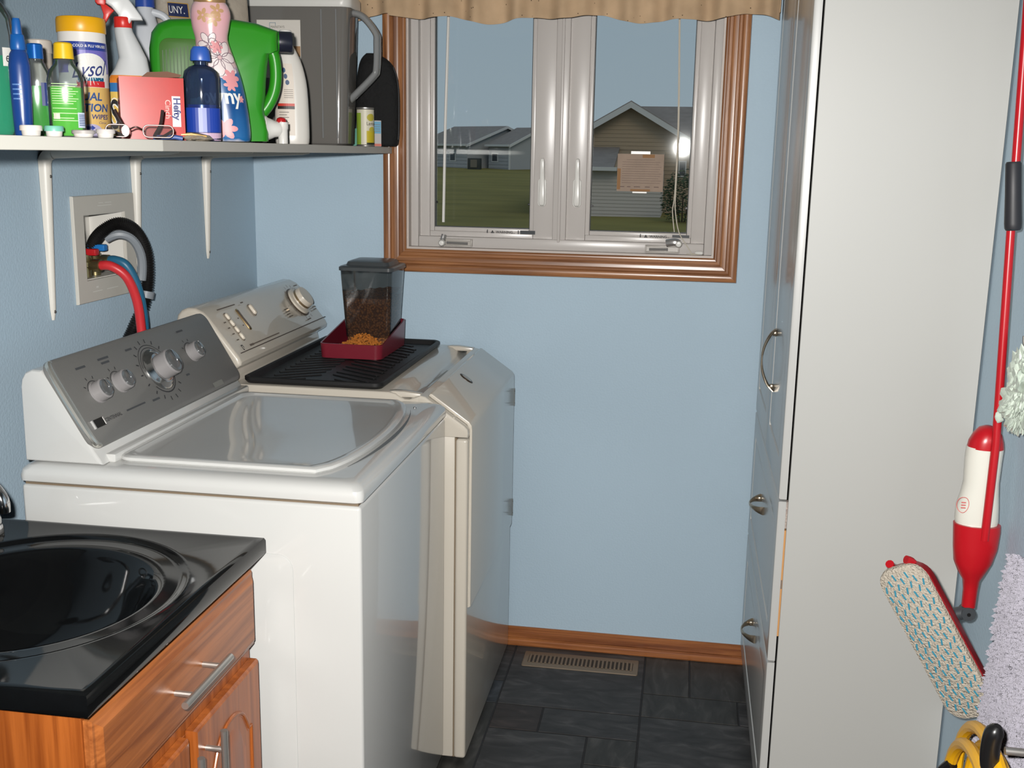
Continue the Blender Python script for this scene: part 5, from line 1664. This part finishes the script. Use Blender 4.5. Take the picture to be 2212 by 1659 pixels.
b = NB(); box(b, KX + 0.03, KX + 0.045, KY0 + 0.016, KY1 - 0.016, 0.0, 0.06)
obj('plinth', b, M_CAB, cab)
DX0, DX1 = 1.5215, 1.5385
def cab_front(name, y0, y1, z0, z1, gy, gz):
    b = NB()
    def L(ins, x): return [(x, y, z) for y, z in ((y0 + ins, z0 + ins), (y1 - ins, z0 + ins), (y1 - ins, z1 - ins), (y0 + ins, z1 - ins))]
    def G(iy, iz, x): return [(x, y, z) for y, z in ((y0 + iy, z0 + iz), (y1 - iy, z0 + iz), (y1 - iy, z1 - iz), (y0 + iy, z1 - iz))]
    loft(b, [L(0, DX1), L(0, DX0 + .004), L(.0015, DX0 + .001), L(.004, DX0), G(gy, gz, DX0), G(gy + .002, gz + .002, DX0 + .0065), G(gy + .006, gz + .006, DX0 + .0070), G(gy + .009, gz + .009, DX0 + .0015), G(gy + .015, gz + .015, DX0 + .0003)])
    return obj(name, b, M_DOOR, cab, smooth=30)
d_far = cab_front('door', -0.444, -0.020, 0.806, 2.085, .062, .075)
d_near = cab_front('door', -0.8745, -0.448, 0.806, 2.085, .062, .075)
dr1 = cab_front('drawer', -0.8745, -0.020, 0.432, 0.801, .062, .062)
dr2 = cab_front('drawer', -0.8745, -0.020, 0.066, 0.427, .062, .062)
M_NICK = mat('satin_nickel', (176, 164, 146), 0.28, metal=0.95)
def bow_handle(par, y, z, L, axis):
    b = NB()
    P = []
    for i in range(17):
        s_ = -1 + 2 * i / 16
        out = 0.030 * (1 - s_ * s_) ** 0.8
        o_ = s_ * L / 2
        P.append((DX0 - 0.002 - out, y + (o_ if axis == 'y' else 0), z + (o_ if axis == 'z' else 0)))
    loops = []
    for i, p_ in enumerate(P):
        s_ = abs(-1 + 2 * i / 16)
        w = 0.0045 + 0.0065 * s_ ** 3
        th = 0.0022 + 0.003 * s_
        q = []
        for a in range(10):
            an = 2 * math.pi * a / 10
            if axis == 'y': q.append((p_[0] + th * math.cos(an), p_[1], p_[2] + w * math.sin(an)))
            else: q.append((p_[0] + th * math.cos(an), p_[1] + w * math.sin(an), p_[2]))
        loops.append(q)
    loft(b, loops)
    for s_ in (-1, 1):
        o_ = s_ * L * 0.43
        yy, zz = y + (o_ if axis == 'y' else 0), z + (o_ if axis == 'z' else 0)
        box(b, DX0 - .010, DX0 + .0005, yy - .006, yy + .006, zz - .006, zz + .006, .001, 1)
    obj('handle', b, M_NICK, par, smooth=50)
bow_handle(d_near, -0.56, 1.052, 0.150, 'z')
bow_handle(dr1, -0.475, 0.665, 0.110, 'y')
bow_handle(dr2, -0.475, 0.322, 0.110, 'y')
b = NB(); box(b, DX1 + .0002, KX - .0004, KY0 + .001, KY0 + .014, 0.49, 0.735)
obj('raw_edge', b, mat('raw_board', (206, 150, 92), 0.7), cab, smooth=0)
b = NB(); box(b, DX1 + .0002, KX - .0004, KY0 + .0008, KY0 + .012, 0.600, 0.622, .0008, 1)
obj('drawer_catch', b, M_STEEL, cab)
b = NB(); box(b, DX1 + .0002, KX - .0004, KY0 + .001, KY0 + .014, 0.74, 0.80)
obj('torn_edge', b, mat('torn_edge', (150, 138, 130), 0.8, mottle=(220, 0.5, (1, 1, 1))), cab, smooth=0)

# ------------------------------------------------------------------ red spray mop hanging on the wall
YM = -1.15
mop = thing('spray_mop', 'red spray mop with white bottle hanging by the tall cabinet', 'mop', (1.87, YM, 0.45))
def sc(x, z): return 1.3005 + (x - 1.3005) * .9666, 1.5227 + (z - 1.5227) * .9666
M_MR = mat('mop_red', (178, 22, 32), 0.3, spec=0.5)
b = NB()
(ax, az), (c1, d1), (c2, d2), (c3, d3) = sc(1.862, 1.682), sc(1.874, 1.40), sc(1.882, 1.012), sc(1.881, 0.825)
tube(b, [(ax - .012, YM, az + .40), (ax + .003, YM, az), (c1 + .001, YM, d1), (c2, YM - .03, d2), (c3, YM - .03, d3)], .0075, 14)
obj('pole', b, M_MR, mop)
b = NB()
g0, g1 = sc(1.8665, 1.524), sc(1.8785, 1.403)
G0, G1 = Vector((g0[0], YM, g0[1])), Vector((g1[0], YM, g1[1]))
tube(b, [G0, G0.lerp(G1, .03), G0.lerp(G1, .5), G0.lerp(G1, .9), G0.lerp(G1, .97), G1], .0135, 16, radii=[.011, .013, .0135, .0145, .0140, .012])
obj('grip', b, mat('grip_rubber', (38, 38, 42), 0.5), mop)
# bottle
def msec(bm, rows, yoff, dep):
    lp = []
    for xl, xr, z in rows:
        x0_, z_ = sc(xl, z); x1_, _ = sc(xr, z)
        cx_, hw = (x0_ + x1_) / 2, (x1_ - x0_) / 2
        d_ = min(dep, hw)
        lp.append([(cx_ + hw * math.cos(2 * math.pi * k / 24), YM + yoff + d_ * math.sin(2 * math.pi * k / 24), z_) for k in range(24)])
    loft(bm, lp)
b = NB(); msec(b, [(1.839, 1.906, .999), (1.838, 1.905, .975), (1.840, 1.904, .930), (1.837, 1.906, .908), (1.831, 1.909, .882), (1.831, 1.911, .855), (1.836, 1.908, .836), (1.846, 1.90, .822)], 0.0, .026)
bt = obj('bottle', b, mat('bottle_milky', (216, 214, 204), 0.3, coat=0.3), mop)
b = NB(); msec(b, [(1.840, 1.906, .997), (1.842, 1.904, 1.010), (1.849, 1.899, 1.025), (1.858, 1.890, 1.036), (1.868, 1.880, 1.040)], 0.0, .0268)
obj('bottle_cap', b, M_MR, mop)
b = NB()
ex_, ez_ = sc(1.838, .890)
prev = None
for i in range(25):
    a = 2 * math.pi * i / 24
    A = [b.verts.new((ex_ + (.010 + s_) * math.cos(a), YM - .0255 + abs(math.cos(a)) * .004, ez_ + (.014 + s_) * math.sin(a))) for s_ in (0, .0012)]
    if prev: b.faces.new((prev[0], A[0], A[1], prev[1]))
    prev = A
for k in range(3):
    box(b, ex_ - .004, ex_ + .004, YM - .0262, YM - .0256, ez_ - .006 + k * .005, ez_ - .004 + k * .005)
obj('stamp', b, mat('stamp_red', (200, 100, 96), 0.6), bt, smooth=0)
# red holder funnel
b = NB()
msec(b, [(1.829, 1.915, .848), (1.830, 1.916, .835), (1.833, 1.914, .80), (1.837, 1.907, .772), (1.846, 1.897, .752), (1.857, 1.889, .735), (1.860, 1.887, .715), (1.8605, 1.886, .680)], -.003, .029)
obj('holder', b, M_MR, mop)
b = NB()
kx, kz = sc(1.872, .668)
kx2, kz2 = kx - .020, kz + .003
for (q, r_) in (((kx, kz), .0135),):
    lathe(b, [(.0125, -.014), (.0135, -.012), (.0135, .012), (.0125, .014)], 20, (q[0], YM - .003, q[1]), 'y')
tube(b, [(kx, YM - .003, kz), (kx - .022, YM - .005, kz - .006)], .0125, 12)
jn = obj('swivel_joint', b, mat('joint_grey', (62, 66, 70), 0.45), mop)
b = NB(); lathe(b, [(.0035, -.0152), (.0035, -.013)], 12, (kx, YM - .003, kz), 'y')
obj('pivot_screw', b, M_BLACK, jn)
# head: long pad seen from below
hc = Vector((1.795, YM - .043, 0.652))
ux = Vector((0.51, -0.10, -0.86)).normalized()      # along the head
wn = Vector((0.42, 0.85, 0.16)); wn = (wn - ux * wn.dot(ux)).normalized()   # from the pad towards the swivel joint
vz_ = wn.cross(ux).normalized()
HM = Matrix(((ux.x, vz_.x, wn.x, hc.x), (ux.y, vz_.y, wn.y, hc.y), (ux.z, vz_.z, wn.z, hc.z), (0, 0, 0, 1)))

b = NB(); plate(b, 0.308, 0.099, 0.034, 0.020, HM @ Matrix.Translation((0, 0, .0)), 0.004, 6)
obj('head_plate', b, mat('mop_dark_red', (140, 18, 28), 0.35), mop)
b = NB(); plate(b, 0.315, 0.094, 0.034, 0.012, HM @ Matrix.Translation((0, 0, .001)) @ Matrix.Rotation(math.pi, 4, 'X'), 0.005, 6)
pad = obj('pad', b, mat('pad_cloth', (198, 188, 172), 0.9, bump=(260, 0.8, 3), mottle=(120, 0.08, (1, 1, 1))), mop)
b = NB()
for r_ in range(7):
    for c_ in range(15):
        x = -.140 + c_ * .0200 + (.010 if r_ % 2 else 0)
        y = -.038 + r_ * .0125
        if abs(x) > .145 or (abs(x) > .125 and abs(y) > .026): continue
        M = HM @ Matrix.Translation((x, y, -.0112)) @ Matrix.Rotation(math.radians(18 if c_ % 2 else -10), 4, 'Z')
        box(b, -.0065, .0065, -.0016, .0016, -.0012, .0004, .0005, 1, M=M)
st_ = obj('scrub_stripes', b, mat('stripe_teal', (52, 138, 164), 0.8), pad); st_['kind'] = 'stuff'
b = NB()
for y in (-.024, .018):
    tube(b, catmull([HM @ Vector((-.120, y, .008)), HM @ Vector((-.150, y, .012)), HM @ Vector((-.163, y * .8, .004))], 4), .008, 10)
obj('pad_clip', b, M_MR, mop)
b = NB(); tube(b, [HM @ Vector((0, 0, .010)), Vector((kx - .018, YM - .005, kz - .005))], .011, 12)
obj('neck', b, mat('joint_grey'), mop)

# ------------------------------------------------------------------ crumpled plastic bag, rug, cord
pb = thing('plastic_bag', 'crumpled white-green plastic bag bunched up beside the mop pole', 'plastic bag', (1.872, -1.235, 1.08))
b = NB()
bmesh.ops.create_icosphere(b, subdivisions=5, radius=1.0)
from mathutils import noise as mnoise
for v in b.verts:
    d = v.co.normalized()
    q = d * 2.3 + Vector((3.1, 1.7, 5.2))
    k = 0.78 + .55 * abs(mnoise.noise(q)) + .45 * abs(mnoise.noise(q * 2.1)) + .30 * abs(mnoise.noise(q * 4.7)) + .12 * mnoise.noise(q * 11)
    v.co = Vector((1.874 + d.x * .024 * k, -1.272 + d.y * .062 * k, 1.142 + d.z * .060 * k + .022 * max(0, d.z) ** 2 - d.y * .03))
    v.co.x = min(v.co.x, XR - .004)
obj('crumple', b, mat('bag_film', (206, 218, 204), 0.3, coat=0.3, mottle=(60, 0.10, (1, 1, 1)), alpha=0.9), pb, smooth=12)
b = NB(); tube(b, catmull([(1.872, -1.20, 1.10), (1.860, -1.185, 1.085), (1.862, -1.195, 1.075)], 4), .006, 8, flat=.4)
obj('knot_end', b, mat('bag_film'), pb)
b = NB(); lathe(b, [(.004, -.035), (.004, -.004), (.010, -.003), (.010, 0)], 12, (XR, -1.27, 1.235), 'x'); 
tube(b, catmull([(XR - .033, -1.27, 1.235), (XR - .040, -1.27, 1.225), (XR - .042, -1.27, 1.240)], 4), .004, 8)
tag(obj('wall_hook', b, M_STEEL, loc=(XR, -1.27, 1.235)), 'small steel wall hook holding the plastic bag', 'hook')

rug = thing('bath_rug', 'shaggy pale lavender bath rug hanging on the side wall below the plastic bag', 'rug', (1.875, -1.62, 0.0))
RYa, RYb, RZt, RZb = -2.00, -1.292, 0.885, 0.16
ROT = 0.045
M_RUG = mat('rug_pile', (196, 192, 206), 0.95, sheen=0.3, bump=(400, 0.9, 3), mottle=(45, 0.10, (1, 1, 1)))
def rug_outline(ins):
    pts = []
    R = .075
    for i in range(9):
        a = math.pi / 2 * i / 8
        pts.append((RYb - R - ins + (R) * math.cos(a) - .0, RZt - R - ins + R * math.sin(a)))
    pts += [(RYa + ins, RZt - ins + .04), (RYa + ins, RZb + ins)]
    pts += [(RYb + .11 - ins, RZb + ins)]
    return pts
b = NB()
loft(b, [[(1.890, y, z) for y, z in rug_outline(0.004)], [(1.872, y, z) for y, z in rug_outline(.0)]])
obj('backing', b, mat('rug_backing', (176, 172, 184), 0.9), rug)
b = NB()
rs = random.Random(11)
def inside(y, z):
    if z < RZb or z > RZt or y < RYa: return False
    right = RYb + (RZt - .08 - z) * (.11 / (RZt - RZb - .08)) if z < RZt - .08 else RYb
    if y > right: return False
    if z > RZt - .075 and y > RYb - .075:
        return (z - (RZt - .075)) ** 2 + (y - (RYb - .075)) ** 2 < .075 ** 2
    return True
cnt = 0
while cnt < 9000:
    y, z = rs.uniform(-1.72, RYb + .11), rs.uniform(.28, RZt)
    if not inside(y, z): continue
    cnt += 1
    L_ = rs.uniform(.010, .019); r0 = rs.uniform(.0022, .0036)
    d = Vector((-1, rs.gauss(0, .5), rs.gauss(-.35, .5))).normalized()
    p0 = Vector((1.874, y, z)); p1 = p0 + d * L_
    s1 = d.cross(Vector((0, 0, 1))).normalized(); s2 = d.cross(s1)
    base = [b.verts.new(p0 + (s1 * math.cos(a) + s2 * math.sin(a)) * r0) for a in (0, 2.09, 4.19)]
    mid = [b.verts.new(p0.lerp(p1, .7) + (s1 * math.cos(a) + s2 * math.sin(a)) * r0 * 1.1) for a in (0.5, 2.6, 4.7)]
    tip = b.verts.new(p1)
    for i in range(3):
        j = (i + 1) % 3
        b.faces.new((base[i], base[j], mid[j], mid[i])); b.faces.new((mid[i], mid[j], tip))
pl_ = obj('pile', b, M_RUG, rug, smooth=0); pl_['kind'] = 'stuff'

cord = thing('extension_cord', 'coiled yellow extension cord hanging in front of the rug', 'cord', (1.80, -1.60, 0.50))
M_YEL = mat('cord_yellow', (250, 186, 24), 0.35)
b = NB()
for k, (dx, dz, r_) in enumerate(((0, 0, .0105), (-.016, -.024, .0105), (.015, -.014, .010))):
    P = []
    for i in range(41):
        a = 2 * math.pi * i / 40
        P.append((1.797 + dx + .020 * math.sin(a), -1.60 + .275 * math.sin(a) * (1 - .05 * k), .472 + dz + .175 * math.cos(a) * (1 - .03 * k)))
    tube(b, P, r_, 10)
obj('coil', b, M_YEL, cord)
b = NB(); tube(b, catmull([(1.787, -1.618, .712), (1.782, -1.614, .690), (1.782, -1.612, .655), (1.788, -1.615, .625)], 4), .014, 12, radii=[.006, .010, .013, .014, .014, .014, .014, .014, .014, .014, .013, .011, .008])
obj('plug', b, mat('plug_black', (24, 24, 25), 0.3), cord)
b = NB(); tube(b, catmull([(1.80, -1.36, .50), (1.785, -1.35, .47), (1.78, -1.37, .44)], 4), .010, 10)
obj('tie', b, M_BLACK, cord)
b = NB(); lathe(b, [(.006, -.10), (.006, -.004), (.014, -.003), (.014, 0)], 12, (XR, -1.60, .664), 'x')
tag(obj('wall_peg', b, M_STEEL, loc=(XR, -1.60, .664)), 'steel wall peg carrying the yellow extension cord', 'hook')

# ------------------------------------------------------------------ outdoors
def zl(y): return -1.6 if y < 40 else -1.6 + (y - 40) * (1.44 / 73.0) if y < 135 else .274
b = NB()
xs = [-90 + 6 * i for i in range(31)]
ys = [0.3, 5, 10, 20, 30, 40, 46, 52, 58, 66, 76, 88, 100, 113, 124, 135, 170, 240, 330]
g_ = [[b.verts.new((x * (1 + max(0, y - 60) / 90), y, zl(y) + (.05 * math.sin(x * .7 + y * .3) if y > 12 else 0))) for x in xs] for y in ys]
for j in range(len(ys) - 1):
    for i in range(len(xs) - 1):
        b.faces.new((g_[j][i], g_[j][i + 1], g_[j + 1][i + 1], g_[j + 1][i]))
M_LAWN = mat('lawn_grass', (132, 122, 70), 0.95, spec=0.1, mottle=(.45, 0.22, (.35, 1.0, 1)), bump=(3, 0.4, 4))
tag(obj('lawn', b, M_LAWN, smooth=60), 'dull green mown lawn stretching to the neighbouring houses', 'lawn', kind='structure')
M_SHG = mat('shingles', (146, 136, 130), 0.9, mottle=(2.0, 0.12, (1, 1, 3)))
M_GREY = mat('grey_siding', (176, 176, 178), 0.8)
M_TAN = mat('tan_siding', (178, 156, 130), 0.8)
M_PALE = mat('pale_siding', (206, 196, 188), 0.8)
M_TRIM = mat('white_trim', (214, 212, 210), 0.7)
def siding(name, x0, x1, yf, z0, z1, pitch, m, par, gable=None):
    """lap boards on a wall facing -y, each board a piece; gable=(apex x, apex z, eave z)"""
    z = z0
    while z < z1 - .02:
        h = min(pitch, z1 - z)
        a, c = x0, x1
        if gable:
            ax_, az_, ez_ = gable
            zm = z + h
            if zm > ez_:
                k = max(0.02, (az_ - zm) / (az_ - ez_))
                a, c = ax_ + (x0 - ax_) * k, ax_ + (x1 - ax_) * k
        b = NB(); prism(b, [(yf + .02, z), (yf - .035, z), (yf - .012, z + h + .01), (yf + .02, z + h + .01)], a, c, 'x')
        obj('siding_board', b, m, par, smooth=0)
        z += h
# right-hand house: cross gable with annex
h1 = thing('neighbour_house', 'tan gabled house with a brown roof seen through the sash with the note', 'house', (-1.8, 57, -1.3))
GX0, GX1, AX, AZ, EZ = -6.33, 2.67, -1.83, 4.02, 1.45
b = NB(); prism(b, [(GX0, -1.45), (GX1, -1.45), (GX1, EZ), (AX, AZ - .06), (GX0, EZ)], 54.0, 62.0, 'y')
obj('wall', b, M_TAN, h1, smooth=0)
siding('', GX0, GX1, 54.0, -1.4, AZ - .15, .20, M_TAN, h1, (AX, AZ - .06, EZ))
sl = (AZ - EZ) / (GX1 - AX)
b = NB()
for sg in (-1, 1):
    xe = AX + sg * (GX1 - AX + .5)
    ze = EZ - .5 * sl
    prism(b, [(AX, AZ + .02), (xe, ze + .02), (xe, ze + .20), (AX, AZ + .20)], 53.45, 66.0, 'y')
obj('gable_roof', b, M_SHG, h1, smooth=0)
b = NB()
for sg in (-1, 1):
    xe = AX + sg * (GX1 - AX + .5); ze = EZ - .5 * sl
    prism(b, [(AX, AZ - .16), (xe, ze - .16), (xe, ze + .14), (AX, AZ + .14)], 53.36, 53.46, 'y')
obj('rake_board', b, M_TRIM, h1, smooth=0)
b = NB(); prism(b, [(58.0, 1.0), (63.0, 4.15), (63.0, 4.35), (57.9, 1.2)], -1.9, 16.0, 'x')
obj('main_roof', b, M_SHG, h1, smooth=0)
b = NB(); box(b, 2.7, 15.8, 58.5, 66, -1.4, 1.3)
obj('main_wall', b, M_TAN, h1, smooth=0)
w = NB(); frame_ring(w, .66, 1.06, .50, 1.30, .06, .06, .06, .06, 53.90, 53.98, 0)
wf = obj('window_frame', w, M_TRIM, h1, smooth=0)
b = NB(); box(b, .72, 1.0, 53.93, 53.97, .56, 1.24); obj('window_pane', b, mat('far_glass', (60, 66, 74), 0.1), wf, smooth=0)
# annex (garage) in front
b = NB(); box(b, -6.0, -.05, 50.4, 53.9, -1.5, .78)
obj('annex_wall', b, M_PALE, h1, smooth=0)
siding('', -6.0, -.05, 50.4, -1.45, .78, .17, M_PALE, h1)
b = NB(); prism(b, [(50.0, .84), (53.9, 1.80), (53.9, 1.92), (49.9, .95)], -6.2, -2.35, 'x'); 
obj('annex_roof', b, M_SHG, h1, smooth=0)
b = NB(); box(b, -6.2, -2.2, 49.84, 49.98, .78, .96); obj('gutter', b, M_TRIM, h1, smooth=0)
b = NB(); prism(b, [(50.0, .80), (53.9, 1.76), (53.9, .80)], -2.36, -.05, 'x'); obj('annex_gable', b, M_TAN, h1, smooth=0)

# left-hand pair, turned so that their gable ends show
def grey_house(label, x, y, L, D, eave_z, ridge_z, downspout):
    h = thing('neighbour_house', label, 'house', (x, y, -.2), math.radians(-40))
    e, r = eave_z + .2, ridge_z + .2
    def part(name, b, m, par=None): return obj(name, b, m, par or h, local=True, smooth=0)
    b = NB(); prism(b, [(0, -.5), (D, -.5), (D, e), (D / 2, r - .1), (0, e)], -L, 0, 'x'); part('wall', b, M_GREY)
    z = -.2
    while z < e - .05:
        b = NB(); prism(b, [(.02, z), (-.05, z), (-.015, z + .37), (.02, z + .37)], -L, 0, 'x'); part('siding_board', b, M_GREY)
        z += .36
    for sg in (0, 1):
        b = NB(); ya, yb = (-.45, D / 2) if sg == 0 else (D + .45, D / 2)
        k = (r - e) / (D / 2)
        prism(b, [(ya, e - .45 * k), (yb, r), (yb, r + .16), (ya, e - .45 * k + .16)], -L - .1, .3, 'x'); part('roof_slope', b, M_SHG)
        b = NB(); prism(b, [(ya, e - .45 * k - .12), (yb, r - .12), (yb, r + .14), (ya, e - .45 * k + .14)], .3, .42, 'x'); part('rake_board', b, M_TRIM)
    k = (r - e) / (D / 2)
    b = NB(); box(b, -L - .1, .3, -.58, -.44, e - .45 * k - .02, e - .45 * k + .2); part('gutter', b, M_TRIM)
    if downspout:
        b = NB(); box(b, -.12, .06, -.16, -.03, -.1, e - .2); part('downspout', b, M_TRIM)
    b = NB(); box(b, -3.0, -1.9, -.07, -.03, .75, 1.75); w_ = part('window_frame', b, M_TRIM)
    b = NB(); box(b, -2.85, -2.05, -.09, -.068, .88, 1.62); part('window_pane', b, mat('far_glass'), w_)
    return h
grey_house('grey-sided house farther away behind the white blind wand', -22.3, 113.0, 9.0, 10.6, 2.36, 4.25, False)
grey_house('grey-sided house wing with white downspout beside the window mullion', -17.5, 112.0, 3.5, 8.0, 2.40, 4.10, True)
ac = thing('air_conditioner', 'dark boxy air conditioner unit between the grey houses', 'air conditioner', (-21.1, 111.0, -.2))
b = NB(); box(b, -21.75, -20.45, 110.5, 111.6, -.30, .95, .06, 2); obj('housing', b, mat('ac_dark', (58, 60, 58), 0.7), ac)
b = NB(); box(b, -21.45, -20.75, 110.44, 110.52, .0, .80, .02, 1); obj('fan_cover', b, mat('ac_beige', (120, 112, 100), 0.7), ac)

# shrub
sh = thing('shrub', 'leafy green shrub growing beside the tan house annex', 'shrub', (1.0, 47.5, -1.45))
b = NB()
rs = random.Random(5)
for k in range(1500):
    th, ph, rr_ = rs.uniform(0, 6.283), math.acos(rs.uniform(-.8, 1)), rs.uniform(.55, 1.0)
    c_ = Vector((1.0 + 1.05 * rr_ * math.sin(ph) * math.cos(th), 47.5 + 1.0 * rr_ * math.sin(ph) * math.sin(th), -.35 + 1.35 * rr_ * math.cos(ph)))
    s_ = rs.uniform(.05, .11)
    M = Matrix.Translation(c_) @ Matrix.Rotation(rs.uniform(0, 6), 4, 'Z') @ Matrix.Rotation(rs.uniform(-1, 1), 4, 'X')
    b.faces.new([b.verts.new(M @ Vector(q)) for q in ((-s_, 0, 0), (0, -s_ * .5, .02), (s_, 0, 0), (0, s_ * .5, .02))])
lv = obj('foliage', b, mat('shrub_leaf', (62, 84, 48), 0.7), sh, smooth=0); lv['kind'] = 'stuff'
b = NB()
for k in range(5): tube(b, [(1.0 + .1 * k - .2, 47.5, -1.5), (1.0 + .3 * (k - 2), 47.5 + .1 * (k % 2), -.3)], .03, 6)
obj('stem', b, mat('stem_brown', (70, 56, 44), 0.9), sh)
